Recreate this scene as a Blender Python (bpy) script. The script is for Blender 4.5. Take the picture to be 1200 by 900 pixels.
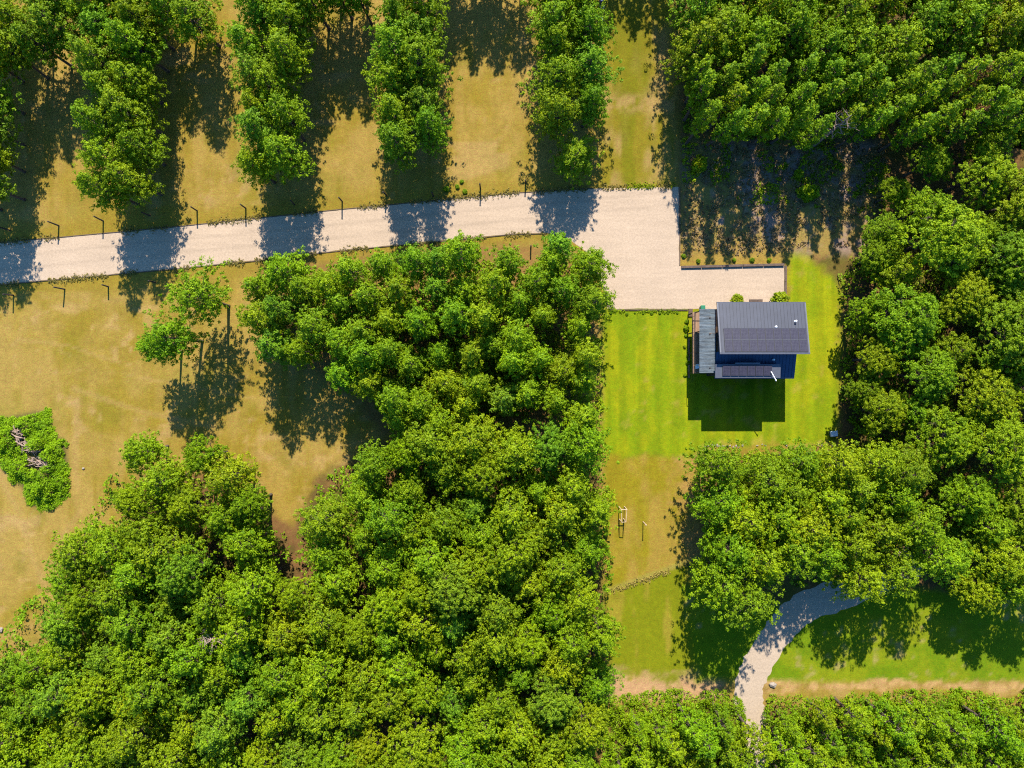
import bpy, math, random
import numpy as np
from mathutils import Vector, Matrix

for o in list(bpy.data.objects):
    bpy.data.objects.remove(o, do_unlink=True)
scene = bpy.context.scene
COL = scene.collection
R_ = math.radians

# ------------------------------------------------------------------ camera, sky, sun, exposure
CAM_H = 92.4                     # metres above the ground, looking straight down
PXM = 9.0                        # photo pixels per metre at ground level
cam_d = bpy.data.cameras.new('camera'); cam = bpy.data.objects.new('camera', cam_d); COL.objects.link(cam)
cam.location = (0, 0, CAM_H); cam.rotation_euler = (0, 0, 0)
cam_d.sensor_fit = 'HORIZONTAL'; cam_d.sensor_width = 36.0; cam_d.lens = 24.95
cam_d.clip_start = 0.5; cam_d.clip_end = 6000
scene.camera = cam

SUN_EL = 41.0
world = bpy.data.worlds.new('World'); scene.world = world; world.use_nodes = True
wn = world.node_tree; bg = wn.nodes['Background']
sky = wn.nodes.new('ShaderNodeTexSky'); sky.sky_type = 'NISHITA'; sky.sun_disc = False
sky.sun_elevation = R_(SUN_EL); sky.sun_rotation = 0.0; sky.air_density = 1.0; sky.dust_density = 0.3; sky.ozone_density = 3.0
hsv = wn.nodes.new('ShaderNodeHueSaturation'); hsv.inputs['Saturation'].default_value = 1.28      # deep clear-day blue
wn.links.new(sky.outputs[0], hsv.inputs['Color']); wn.links.new(hsv.outputs[0], bg.inputs[0]); bg.inputs[1].default_value = 0.13
sun_d = bpy.data.lights.new('sun', 'SUN'); sun_d.energy = 5.0; sun_d.angle = R_(0.53); sun_d.color = (1.0, 0.93, 0.82)
sun = bpy.data.objects.new('sun', sun_d); COL.objects.link(sun)
sun.location = (0, 60, 80); sun.rotation_euler = (R_(-(90 - SUN_EL)), 0, R_(-1.0))
scene.view_settings.view_transform = 'Standard'; scene.view_settings.look = 'None'
scene.view_settings.gamma = 1.0; scene.view_settings.use_curve_mapping = False
scene.view_settings.exposure = 1.65
scene.render.engine = 'CYCLES'
scene.cycles.max_bounces = 5; scene.cycles.diffuse_bounces = 2; scene.cycles.glossy_bounces = 2
scene.cycles.transmission_bounces = 3; scene.cycles.transparent_max_bounces = 4
scene.cycles.use_denoising = False; scene.cycles.filter_width = 1.15

# ------------------------------------------------------------------ helpers
rng = np.random.default_rng(7)
rnd = random.Random(11)

def G(px, py, z=0.0):            # photo position of a point on the ground -> world
    return Vector(((px - 600) / PXM, (450 - py) / PXM, z))
def P(px, py, h):                # photo position of a point h metres up -> world
    k = (CAM_H - h) / CAM_H
    return Vector(((px - 600) * k / PXM, (450 - py) * k / PXM, h))

def lin(c):
    c = c / 255.0
    return c / 12.92 if c <= 0.04045 else ((c + 0.055) / 1.055) ** 2.4
KA = 0.64                        # surface colours are set for exposure 1.65
def alb(r, g, b, s=0.46 * 0.64):        # a sunlit picture colour -> surface albedo
    return np.array([lin(r) * s, lin(g) * s, lin(b) * s])

def tag(o, label=None, cat=None, group=None, kind=None):
    if label: o['label'] = label
    if cat: o['category'] = cat
    if group: o['group'] = group
    if kind: o['kind'] = kind
    return o
def empty(name, loc, rz=0.0):
    o = bpy.data.objects.new(name, None); COL.objects.link(o)
    o.location = loc; o.rotation_euler = (0, 0, rz); o.empty_display_size = 0.3
    return o
def link(name, me, mat=None, parent=None, loc=None):
    o = bpy.data.objects.new(name, me); COL.objects.link(o)
    if mat is not None and not me.materials: me.materials.append(mat)
    if parent is not None: o.parent = parent
    if loc is not None: o.location = loc
    return o

class MB:                        # collects shapes for one mesh
    def __init__(s): s.v = []; s.f = []
    def poly(s, pts):
        n = len(s.v); s.v += [tuple(p) for p in pts]; s.f.append(tuple(range(n, n + len(pts))))
    def box(s, x0, x1, y0, y1, z0, z1):
        n = len(s.v)
        s.v += [(x0,y0,z0),(x1,y0,z0),(x1,y1,z0),(x0,y1,z0),(x0,y0,z1),(x1,y0,z1),(x1,y1,z1),(x0,y1,z1)]
        s.f += [tuple(n + i for i in q) for q in ((0,3,2,1),(4,5,6,7),(0,1,5,4),(1,2,6,5),(2,3,7,6),(3,0,4,7))]
    def hexa(s, b, t):           # b, t: four bottom and four top corners, counter-clockwise
        n = len(s.v); s.v += [tuple(p) for p in b] + [tuple(p) for p in t]
        s.f += [tuple(n + i for i in q) for q in ((0,3,2,1),(4,5,6,7),(0,1,5,4),(1,2,6,5),(2,3,7,6),(3,0,4,7))]
    def tube(s, pts, rad, n=7, cap=True):
        base = len(s.v); pts = [Vector(p) for p in pts]
        for i, p in enumerate(pts):
            d = (pts[min(i + 1, len(pts) - 1)] - pts[max(i - 1, 0)]).normalized()
            a = d.orthogonal().normalized() if abs(d.z) < .95 else (Vector((1, 0, 0)) - d * d.x).normalized()
            b = d.cross(a)
            for k in range(n):
                t = 2 * math.pi * k / n
                s.v.append(tuple(p + (a * math.cos(t) + b * math.sin(t)) * rad[i]))
        for i in range(len(pts) - 1):
            for k in range(n):
                s.f.append((base + i * n + k, base + i * n + (k + 1) % n, base + (i + 1) * n + (k + 1) % n, base + (i + 1) * n + k))
        if cap:
            s.f.append(tuple(base + k for k in reversed(range(n))))
            s.f.append(tuple(base + (len(pts) - 1) * n + k for k in range(n)))
    def lathe(s, prof, n=14, c=(0, 0)):
        s.tube([(c[0], c[1], z) for r, z in prof], [r for r, z in prof], n)
    def mesh(s, name, smooth=False):
        me = bpy.data.meshes.new(name); me.from_pydata(s.v, [], s.f); me.update()
        if smooth: me.polygons.foreach_set('use_smooth', [True] * len(me.polygons))
        return me
    def build(s, name, mat, parent=None, loc=None, smooth=False):
        return link(name, s.mesh(name, smooth), mat, parent, loc)

def fast_mesh(name, verts, quads, attrs=None):
    me = bpy.data.meshes.new(name)
    nv, nf = len(verts), len(quads)
    me.vertices.add(nv); me.vertices.foreach_set('co', np.asarray(verts, np.float32).ravel())
    me.loops.add(nf * 4); me.loops.foreach_set('vertex_index', np.asarray(quads, np.int32).ravel())
    me.polygons.add(nf); me.polygons.foreach_set('loop_start', np.arange(0, nf * 4, 4, dtype=np.int32))
    me.update(calc_edges=True)
    for k, (typ, arr) in (attrs or {}).items():
        a = me.attributes.new(k, typ, 'POINT')
        a.data.foreach_set('color' if typ == 'FLOAT_COLOR' else 'value', np.asarray(arr, np.float32).ravel())
    return me

# numpy value noise on a lattice
_lat = np.random.default_rng(3).random((256, 256))
def vnoise(x, y, s, off=0):
    x = np.asarray(x) / s + 37.1 + off * 17.3; y = np.asarray(y) / s + 91.7 + off * 5.9
    xi = np.floor(x).astype(int); yi = np.floor(y).astype(int); fx = x - xi; fy = y - yi
    fx = fx * fx * (3 - 2 * fx); fy = fy * fy * (3 - 2 * fy)
    g = lambda a, b: _lat[a % 256, b % 256]
    return (g(xi, yi) * (1 - fx) + g(xi + 1, yi) * fx) * (1 - fy) + (g(xi, yi + 1) * (1 - fx) + g(xi + 1, yi + 1) * fx) * fy
def fbm(x, y, s, off=0, n=4):
    t = 0; a = .5; w = 0
    for i in range(n):
        t = t + a * vnoise(x, y, s / 2 ** i, off + i * 3); w += a; a *= .55
    return t / w
def sst(e0, e1, x):
    t = np.clip((x - e0) / (e1 - e0), 0, 1); return t * t * (3 - 2 * t)
def pdist(x, y, poly):           # signed distance to a polygon, negative inside
    x = np.asarray(x, float); y = np.asarray(y, float)
    d = np.full(x.shape, 1e18); ins = np.zeros(x.shape, bool); n = len(poly)
    for i in range(n):
        ax, ay = poly[i]; bx, by = poly[(i + 1) % n]; ex, ey = bx - ax, by - ay
        t = np.clip(((x - ax) * ex + (y - ay) * ey) / (ex * ex + ey * ey + 1e-9), 0, 1)
        d = np.minimum(d, (x - ax - t * ex) ** 2 + (y - ay - t * ey) ** 2)
        c = ((ay > y) != (by > y)) & (x < (bx - ax) * (y - ay) / (by - ay + 1e-12) + ax)
        ins ^= c
    d = np.sqrt(d); return np.where(ins, -d, d)

# ------------------------------------------------------------------ materials
def mat_new(name):
    m = bpy.data.materials.new(name); m.use_nodes = True
    return m, m.node_tree.nodes, m.node_tree.links, m.node_tree.nodes['Principled BSDF']
def val_noise_mult(n, l, color_socket, layers, coord='Object'):
    """multiply a colour by layers of noise: (scale, detail, lo, hi[, stretch])"""
    tc = n.new('ShaderNodeTexCoord'); cur = color_socket
    for ly in layers:
        sc, det, lo, hi = ly[:4]
        no = n.new('ShaderNodeTexNoise'); no.inputs['Scale'].default_value = sc; no.inputs['Detail'].default_value = det
        no.inputs['Roughness'].default_value = .65
        if len(ly) > 4:
            mp = n.new('ShaderNodeMapping'); mp.inputs['Scale'].default_value = ly[4]
            if len(ly) > 5: mp.inputs['Rotation'].default_value = (0, 0, ly[5])
            l.new(tc.outputs[coord], mp.inputs[0]); l.new(mp.outputs[0], no.inputs['Vector'])
        else: l.new(tc.outputs[coord], no.inputs['Vector'])
        mr = n.new('ShaderNodeMapRange'); mr.inputs[1].default_value = .28; mr.inputs[2].default_value = .72
        mr.inputs[3].default_value = lo; mr.inputs[4].default_value = hi
        l.new(no.outputs[0], mr.inputs[0])
        mx = n.new('ShaderNodeMix'); mx.data_type = 'RGBA'; mx.blend_type = 'MULTIPLY'; mx.inputs[0].default_value = 1
        l.new(cur, mx.inputs[6]); l.new(mr.outputs[0], mx.inputs[7]); cur = mx.outputs[2]
    return cur, tc
def bump(n, l, p, tc, sc, strength, dist, coord='Object'):
    no = n.new('ShaderNodeTexNoise'); no.inputs['Scale'].default_value = sc; no.inputs['Detail'].default_value = 6
    l.new(tc.outputs[coord], no.inputs['Vector'])
    b = n.new('ShaderNodeBump'); b.inputs['Strength'].default_value = strength; b.inputs['Distance'].default_value = dist
    l.new(no.outputs[0], b.inputs['Height']); l.new(b.outputs[0], p.inputs['Normal'])
def simple(name, col, rough=.7, metal=0., layers=None, bmp=None, spec=.5):
    if name != 'white_paint': col = [c * KA for c in col]
    m, n, l, p = mat_new(name)
    p.inputs['Roughness'].default_value = rough; p.inputs['Metallic'].default_value = metal
    p.inputs['Specular IOR Level'].default_value = spec
    rgb = n.new('ShaderNodeRGB'); rgb.outputs[0].default_value = (*[float(c) for c in col], 1)
    cur, tc = val_noise_mult(n, l, rgb.outputs[0], layers or [(3, 4, .85, 1.12)])
    l.new(cur, p.inputs['Base Color'])
    if bmp: bump(n, l, p, tc, *bmp)
    return m

def ground_material():
    m, n, l, p = mat_new('turf')
    at = n.new('ShaderNodeAttribute'); at.attribute_name = 'soil'
    cur, tc = val_noise_mult(n, l, at.outputs['Color'], [
        (0.35, 5, .90, 1.10), (1.6, 6, .84, 1.16), (7.0, 4, .76, 1.26), (18.0, 2, .78, 1.24)])
    # straw-coloured and green blades mixed in
    no = n.new('ShaderNodeTexNoise'); no.inputs['Scale'].default_value = 5.0; no.inputs['Detail'].default_value = 4
    l.new(tc.outputs['Object'], no.inputs['Vector'])
    hs = n.new('ShaderNodeHueSaturation'); l.new(cur, hs.inputs['Color'])
    mr = n.new('ShaderNodeMapRange'); mr.inputs[1].default_value = .3; mr.inputs[2].default_value = .7
    mr.inputs[3].default_value = .475; mr.inputs[4].default_value = .525
    l.new(no.outputs[0], mr.inputs[0]); l.new(mr.outputs[0], hs.inputs['Hue'])
    l.new(hs.outputs[0], p.inputs['Base Color'])
    p.inputs['Roughness'].default_value = .95; p.inputs['Specular IOR Level'].default_value = .1
    bump(n, l, p, tc, 9.0, .5, .05)
    return m
M = {}
M['turf'] = ground_material()

def gravel_material(name, col):
    m, n, l, p = mat_new(name)
    rgb = n.new('ShaderNodeRGB'); rgb.outputs[0].default_value = (*[float(c) for c in col], 1)
    cur, tc = val_noise_mult(n, l, rgb.outputs[0], [
        (0.22, 4, .93, 1.05), (1.0, 5, .92, 1.06, (.12, 1.6, 1), R_(-5.6)), (4.0, 5, .84, 1.12), (16.0, 3, .78, 1.18)])
    if name == 'gravel':         # two wheel lines worn along the drive
        dt = n.new('ShaderNodeVectorMath'); dt.operation = 'DOT_PRODUCT'; dt.inputs[1].default_value = (-.0971, .9953, 0); l.new(tc.outputs['Object'], dt.inputs[0])
        prev = dt.outputs['Value']
        for op, v_ in (('SUBTRACT', 22.06), ('ABSOLUTE', 0), ('SUBTRACT', .85), ('ABSOLUTE', 0)):
            ma = n.new('ShaderNodeMath'); ma.operation = op; ma.inputs[1].default_value = v_; l.new(prev, ma.inputs[0]); prev = ma.outputs[0]
        no = n.new('ShaderNodeTexNoise'); no.inputs['Scale'].default_value = .6; no.inputs['Detail'].default_value = 5; l.new(tc.outputs['Object'], no.inputs['Vector'])
        ad = n.new('ShaderNodeMath'); ad.operation = 'MULTIPLY_ADD'; ad.inputs[1].default_value = .5; l.new(no.outputs[0], ad.inputs[0]); l.new(prev, ad.inputs[2])
        mr = n.new('ShaderNodeMapRange'); mr.inputs[1].default_value = .22; mr.inputs[2].default_value = .62; mr.inputs[3].default_value = .90; mr.inputs[4].default_value = 1.0; l.new(ad.outputs[0], mr.inputs[0])
        mx = n.new('ShaderNodeMix'); mx.data_type = 'RGBA'; mx.blend_type = 'MULTIPLY'; mx.inputs[0].default_value = 1; l.new(cur, mx.inputs[6]); l.new(mr.outputs[0], mx.inputs[7]); cur = mx.outputs[2]
    l.new(cur, p.inputs['Base Color']); p.inputs['Roughness'].default_value = .95; p.inputs['Specular IOR Level'].default_value = .15
    bump(n, l, p, tc, 14.0, .5, .03)
    return m
M['gravel'] = gravel_material('gravel', alb(249, 220, 188))
M['path_gravel'] = gravel_material('path_gravel', alb(242, 216, 186))

def leaf_material(name, dark, light, trans=.30):
    m, n, l, p = mat_new(name)
    at = n.new('ShaderNodeAttribute'); at.attribute_name = 'tint'
    oi = n.new('ShaderNodeObjectInfo')
    mx = n.new('ShaderNodeMix'); mx.data_type = 'RGBA'
    mx.inputs[6].default_value = (*[c * KA for c in dark], 1); mx.inputs[7].default_value = (*[c * KA for c in light], 1)
    l.new(at.outputs['Fac'], mx.inputs[0])
    mu = n.new('ShaderNodeMix'); mu.data_type = 'RGBA'; mu.blend_type = 'MULTIPLY'; mu.inputs[0].default_value = 1
    l.new(mx.outputs[2], mu.inputs[6]); l.new(oi.outputs['Color'], mu.inputs[7])
    hs = n.new('ShaderNodeHueSaturation'); l.new(mu.outputs[2], hs.inputs['Color'])
    mr = n.new('ShaderNodeMapRange'); mr.inputs[3].default_value = .485; mr.inputs[4].default_value = .515
    l.new(oi.outputs['Random'], mr.inputs[0]); l.new(mr.outputs[0], hs.inputs['Hue'])
    l.new(hs.outputs[0], p.inputs['Base Color'])
    p.inputs['Roughness'].default_value = .6; p.inputs['Specular IOR Level'].default_value = .12
    tr = n.new('ShaderNodeBsdfTranslucent')
    tm = n.new('ShaderNodeMix'); tm.data_type = 'RGBA'; tm.blend_type = 'MULTIPLY'; tm.inputs[0].default_value = 1
    tm.inputs[7].default_value = (1.15, 1.15, .4, 1)
    l.new(hs.outputs[0], tm.inputs[6]); l.new(tm.outputs[2], tr.inputs['Color'])
    ms = n.new('ShaderNodeMixShader'); ms.inputs[0].default_value = trans
    l.new(p.outputs[0], ms.inputs[1]); l.new(tr.outputs[0], ms.inputs[2])
    l.new(ms.outputs[0], n['Material Output'].inputs['Surface'])
    return m
M['needles'] = leaf_material('needles', (.066, .168, .003), (.290, .425, .002), .31)
M['leaves'] = leaf_material('leaves', (.074, .168, .003), (.305, .425, .002), .31)
M['dead_leaves'] = leaf_material('dead_leaves', (.20, .085, .03), (.34, .16, .06), .2)
M['dry_grass'] = leaf_material('dry_grass', (.16, .12, .05), (.36, .26, .10), .25)
M['bark'] = simple('bark', (.080, .055, .036), .95, layers=[(2, 5, .6, 1.3, (4, 4, .6)), (12, 3, .75, 1.2)], bmp=(9, .8, .05))
M['dead_wood'] = simple('dead_wood', (.33, .23, .17), .9, layers=[(4, 5, .55, 1.25), (14, 3, .8, 1.15)], bmp=(12, .6, .03))

# ------------------------------------------------------------------ the ground
DRIVE = [(-330, 315), (0, 285), (200, 267), (400, 246), (600, 227), (700, 221), (795, 219), (796, 312), (919, 309), (919, 366), (838, 366), (838, 362),
         (712, 362), (706, 332), (688, 296), (664, 278), (640, 273), (600, 274), (540, 280), (400, 293), (300, 305), (200, 315), (0, 333), (-330, 363)]
LAWN = [(706, 362), (838, 362), (925, 362), (925, 296), (955, 286), (985, 300), (992, 340), (990, 420), (984, 480), (980, 518), (905, 522), (826, 522), (806, 540), (770, 532), (730, 538), (706, 525)]
STRIP = [(706, 520), (835, 520), (835, 690), (850, 820), (700, 820)]
PATHC = [(1075, 655), (1030, 678), (985, 696), (940, 714), (910, 744), (888, 778), (877, 808), (880, 838), (886, 870), (889, 930)]
MID = [(300, 315), (450, 300), (600, 285), (690, 300), (698, 365), (698, 480), (640, 500), (450, 510), (400, 450), (330, 420)]
FOR_BL = [(165, 560), (240, 556), (345, 620), (372, 560), (440, 520), (700, 505), (712, 900), (712, 1100), (-250, 1100), (-250, 790), (40, 780), (100, 690), (160, 640)]
FOR_TR = [(795, -300), (1400, -300), (1400, 330), (985, 330), (925, 285), (797, 300)]
FOR_R = [(990, 250), (1400, 250), (1400, 680), (1130, 690), (1010, 690), (850, 720), (824, 640), (828, 545), (985, 522)]
FOR_BR = [(716, 830), (1400, 828), (1400, 1100), (716, 1100)]
MOUND = [(-60, 492), (0, 490), (40, 482), (58, 481), (61, 494), (62, 507), (77, 517), (80, 540), (81, 570), (79, 580), (62, 595), (50, 599), (33, 592), (28, 575), (15, 562), (5, 552), (0, 545), (-60, 525)]

def polyline_d(px, py, pts):
    d = np.full(np.shape(px), 1e18)
    for (ax, ay), (bx, by) in zip(pts[:-1], pts[1:]):
        ex, ey = bx - ax, by - ay
        t = np.clip(((px - ax) * ex + (py - ay) * ey) / (ex * ex + ey * ey), 0, 1)
        d = np.minimum(d, (px - ax - t * ex) ** 2 + (py - ay - t * ey) ** 2)
    return np.sqrt(d)

def soil(px, py):
    """colour of the ground itself at a place (place given in the site's 1/9 m units)"""
    mixc = lambda a, b, t: a * (1 - t[..., None]) + b * t[..., None]
    n1 = fbm(px, py, 90, 1); n2 = fbm(px, py, 30, 2); n3 = fbm(px, py, 9, 3, 3); n4 = fbm(px, py * .22, 12, 4, 3)
    dry = alb(196, 164, 80); olive = alb(176, 150, 50); bare = alb(214, 176, 108); green = alb(140, 140, 28)
    shape = np.shape(px)
    c = np.broadcast_to(dry, shape + (3,)).copy()
    c = mixc(c, olive, sst(.42, .66, n1 * .45 + n2 * .35 + n4 * .2))
    c = mixc(c, bare, .75 * sst(.58, .74, fbm(px, py, 55, 8) * .5 + n3 * .5))
    mow = fbm(px * 1.0 + 30 * n1, py * .10, 10, 21, 3)
    c = mixc(c, olive * .94, .75 * sst(.52, .70, mow) * sst(.35, .6, fbm(px, py, 70, 22)))
    c = mixc(c, green, .28 * sst(.60, .74, fbm(px, py, 42, 23)))
    c = mixc(c, bare, .55 * sst(.58, .72, fbm(px * .35, py, 16, 24, 3)) * sst(.45, .62, fbm(px, py, 60, 25)))
    # greener verge along the drive
    dd = pdist(px, py, DRIVE)
    c = mixc(c, olive, .8 * sst(34, 4, dd + (n2 - .5) * 22) * (dd > 0))
    # wheel ruts worn into the field
    for pts, w in (([(150, 440), (235, 455), (300, 468), (330, 480)], 2.2), ([(85, 455), (165, 482), (250, 500)], 4.5), ([(0, 560), (22, 600), (40, 660), (70, 720)], 5),
                   ([(90, 470), (88, 540), (92, 600), (70, 640)], 6), ([(20, 398), (80, 405), (140, 425)], 3)):
        c = mixc(c, bare * .95, .38 * sst(w, w * .3, polyline_d(px, py, pts) + (n3 - .5) * 4) * sst(.3, .6, n2 + .12))
    # corridor beside the tall stand
    cor = sst(6, -6, pdist(px, py, [(700, -200), (792, -200), (792, 218), (704, 218)]))
    cc = mixc(np.broadcast_to(alb(162, 146, 36), shape + (3,)), alb(196, 164, 92), sst(.45, .68, n2 * .5 + fbm(px, py * .2, 14, 5, 3) * .5))
    cc = mixc(cc, alb(140, 138, 18), sst(.5, .7, fbm(px * 1.0, py * .15, 16, 6, 3)) * .8)
    cc = mixc(cc, alb(205, 168, 105), .7 * sst(16, 3, np.abs(py - 122 + (n3 - .5) * 10)) * sst(.35, .6, n3 + .1))
    c = mixc(c, cc, cor)
    # strip between the stands, dry above, greener below the old fence line
    ss = sst(8, -8, pdist(px, py, STRIP))
    fl = py - (692 - (px - 720) * .36)
    s1 = mixc(np.broadcast_to(alb(190, 160, 66), shape + (3,)), alb(170, 154, 30), sst(.38, .62, n2 * .5 + fbm(px, py * .3, 14, 7, 3) * .5))
    s1 = mixc(s1, alb(206, 160, 92), .8 * sst(.5, .66, n2 * .4 + n3 * .3 + .28 * sst(750, 815, px)))
    s2 = mixc(np.broadcast_to(alb(148, 154, 14), shape + (3,)), alb(176, 162, 48), sst(.5, .66, n2 * .4 + fbm(px, py * .2, 12, 9, 3) * .6))
    s2 = mixc(s2, alb(228, 180, 130), .95 * sst(776, 800, py + (n3 - .5) * 34 + (n2 - .5) * 30 - (px - 730) * .02) * sst(.2, .5, n3 + .12))
    sx = mixc(s1, s2, sst(-1.5, 1.5, fl))
    sx = mixc(sx, alb(176, 172, 80), .6 * sst(4.5, 1, np.abs(fl + 3)))
    c = mixc(c, sx, ss)
    # watered lawn round the house
    ld = pdist(px, py, LAWN) + (n3 - .5) * 7 + (n2 - .5) * 10 * sst(490, 530, py)
    lw = mixc(np.broadcast_to(alb(150, 172, 8), shape + (3,)), alb(178, 182, 14), sst(.35, .68, n2 * .45 + fbm(px, py * .12, 9, 11, 3) * .55))
    lw = mixc(lw, alb(128, 160, 6), .6 * sst(.52, .7, fbm(px, py * .5, 25, 12)))
    lw = lw * (1 + .055 * np.sign(np.sin(px * 2 * math.pi / 21 + .4 * np.sin(py / 40))) + .03 * np.sin(px * 2 * math.pi / 7.3))[..., None]
    lw = mixc(lw, alb(196, 176, 70), .6 * sst(.6, .74, n3 * .6 + n1 * .4) )
    c = mixc(c, lw, sst(5, -4, ld))
    # lower lawn beside the path
    lb = sst(8, -6, pdist(px, py, [(800, 690), (1400, 640), (1400, 796), (1100, 800), (960, 799), (890, 797), (820, 796)]))
    lg = mixc(np.broadcast_to(alb(128, 158, 8), shape + (3,)), alb(154, 168, 18), sst(.4, .65, n2))
    lg = mixc(lg, alb(200, 176, 110), .7 * sst(.6, .72, n3 * .5 + n2 * .5))
    c = mixc(c, lg, lb)
    # worn dirt track in front of the undergrowth
    td = polyline_d(px, py, [(884, 808), (930, 805), (1000, 803), (1100, 803), (1180, 804), (1400, 803)])
    c = mixc(c, mixc(np.broadcast_to(alb(222, 180, 116), shape + (3,)), alb(184, 150, 78), sst(.35, .65, n3)), sst(7, 2, td + (n3 - .5) * 10 + (n2 - .5) * 12))
    # leaf litter under the stands
    litter = mixc(np.broadcast_to(alb(150, 112, 66), shape + (3,)), alb(112, 96, 48), sst(.4, .62, n2 * .5 + n3 * .5))
    litter = mixc(litter, alb(120, 118, 40), .6 * sst(.5, .68, fbm(px, py, 24, 14)))
    for poly in (FOR_BL, FOR_TR, FOR_R, FOR_BR):
        c = mixc(c, litter, sst(8, -6, pdist(px, py, poly) + (n3 - .5) * 14))
    c = mixc(c, mixc(litter, np.broadcast_to(alb(196, 150, 84), shape + (3,)), .5 * np.ones(shape)), .85 * sst(6, -6, pdist(px, py, MID) + (n3 - .5) * 12))
    # rough ground below the tall stand: stubble, mauve and grey
    rg = sst(8, -8, pdist(px, py, [(800, 165), (1035, 165), (1020, 300), (925, 298), (800, 296)]) + (n3 - .5) * 10)
    rc = mixc(np.broadcast_to(alb(186, 158, 82), shape + (3,)), alb(190, 160, 140), sst(.45, .62, n3 * .6 + n2 * .4))
    c = mixc(c, rc, rg)
    vg = sst(6, -3, pdist(px, py, [(797, 288), (925, 284), (922, 309), (797, 311)]))
    c = mixc(c, alb(196, 160, 74), .75 * vg)
    c = mixc(c, alb(120, 112, 60), sst(3, -4, pdist(px, py, MOUND)))
    return c

def make_ground():
    core_x = np.arange(-86, 86.01, .36); core_y = np.arange(-68, 68.01, .36)
    far = np.array([95, 110, 140, 200, 320, 600, 1200, 2500.])
    xs = np.concatenate([-far[::-1], core_x, far]); ys = np.concatenate([-far[::-1], core_y, far])
    X, Y = np.meshgrid(xs, ys); px = 600 + X * PXM; py = 450 - Y * PXM
    c = soil(px, py)
    Z = np.zeros_like(X)
    v = np.stack([X, Y, Z], -1).reshape(-1, 3); nx, ny = len(xs), len(ys)
    i = np.arange(nx * ny).reshape(ny, nx)
    q = np.stack([i[:-1, :-1], i[:-1, 1:], i[1:, 1:], i[1:, :-1]], -1).reshape(-1, 4)
    rgba = np.concatenate([np.clip(c, 0, 1), np.ones(c.shape[:2] + (1,))], -1).reshape(-1, 4)
    me = fast_mesh('ground', v, q, {'soil': ('FLOAT_COLOR', rgba)})
    tag(link('ground', me, M['turf']), 'dry mown field and grass ground of the property', kind='structure')
make_ground()

def outline(poly, step=4.0, jit=1.0, seed=0):      # subdivide and roughen an outline
    r = np.random.default_rng(seed); out = []
    for (ax, ay), (bx, by) in zip(poly, poly[1:] + poly[:1]):
        L = math.hypot(bx - ax, by - ay); n = max(1, int(L / step)); nx, ny = -(by - ay) / L, (bx - ax) / L
        for k in range(n):
            t = k / n; j = r.normal() * jit * .5
            out.append((ax + (bx - ax) * t + nx * j, ay + (by - ay) * t + ny * j))
    return out
def sheet(name, poly, mat, z, label):
    from mathutils.geometry import tessellate_polygon
    pts = [G(x, y, z) for x, y in poly]
    tri = tessellate_polygon([pts])
    me = bpy.data.meshes.new(name)
    fs = []
    for t in tri:
        a, b, c = (pts[i] for i in t)
        fs.append(tuple(t) if (b - a).cross(c - a).z > 0 else tuple(reversed(t)))
    me.from_pydata([tuple(p) for p in pts], [], fs); me.update()
    return tag(link(name, me, mat), label, kind='structure')
sheet('gravel_drive', outline(DRIVE, 7, .5, 4), M['gravel'], .012, 'pale gravel drive widening into the parking pad by the house')
def ribbon_poly(pts, w0, w1):
    a, b = [], []
    # smooth the centre line first
    P_ = [Vector(p) for p in pts]; S = []
    for i in range(len(P_) - 1):
        p0, p1, p2, p3 = P_[max(i - 1, 0)], P_[i], P_[i + 1], P_[min(i + 2, len(P_) - 1)]
        for k in range(8):
            t = k / 8
            S.append(.5 * ((2 * p1) + (p2 - p0) * t + (2 * p0 - 5 * p1 + 4 * p2 - p3) * t * t + (3 * p1 - p0 - 3 * p2 + p3) * t ** 3))
    S.append(P_[-1])
    for i, p in enumerate(S):
        d = (S[min(i + 1, len(S) - 1)] - S[max(i - 1, 0)]).normalized(); nrm = Vector((-d.y, d.x)); w = w0 + (w1 - w0) * i / len(S)
        a.append(tuple(p + nrm * (w + rnd.uniform(-1.6, 1.6)))); b.append(tuple(p - nrm * (w + rnd.uniform(-1.6, 1.6))))
    return a + b[::-1]
sheet('gravel_path', ribbon_poly(PATHC, 19, 16), M['path_gravel'], .010, 'narrow curving gravel path leaving the lower stand of trees')

# ------------------------------------------------------------------ foliage builders
def leaf_cloud(cen, rad, outw, n_each, size, seed, flat=.75, up=.7, tint_c=None):
    """leaf-sized quads gathered round tuft centres"""
    r = np.random.default_rng(seed); k = len(cen)
    idx = np.repeat(np.arange(k), n_each); N = len(idx)
    d = r.normal(size=(N, 3)); d /= np.linalg.norm(d, axis=1, keepdims=True)
    rr = r.random(N) ** .45
    off = d * rr[:, None] * rad[idx][:, None]; off[:, 2] *= flat
    c = cen[idx] + off
    nrm = d * .55 + outw[idx] * .3 + r.normal(size=(N, 3)) * .6; nrm[:, 2] += up
    nrm /= np.linalg.norm(nrm, axis=1, keepdims=True)
    t = r.normal(size=(N, 3)) + d * .8; t -= nrm * np.sum(t * nrm, 1, keepdims=True); t /= np.linalg.norm(t, axis=1, keepdims=True)
    b = np.cross(nrm, t)
    s = size * r.uniform(.6, 1.35, N)[:, None]
    w = s * r.uniform(.24, .40, N)[:, None]
    v = np.stack([c - t * s * .5, c + b * w - nrm * s * .05, c + t * s * .5 - nrm * s * .12, c - b * w - nrm * s * .05], 1).reshape(-1, 3)
    q = np.arange(N * 4).reshape(-1, 4)
    tc = r.random(k) if tint_c is None else tint_c
    ti = np.clip(tc[idx] * .65 + r.random(N) * .35 + .0, 0, 1)
    return v, q, np.repeat(ti, 4)

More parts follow.
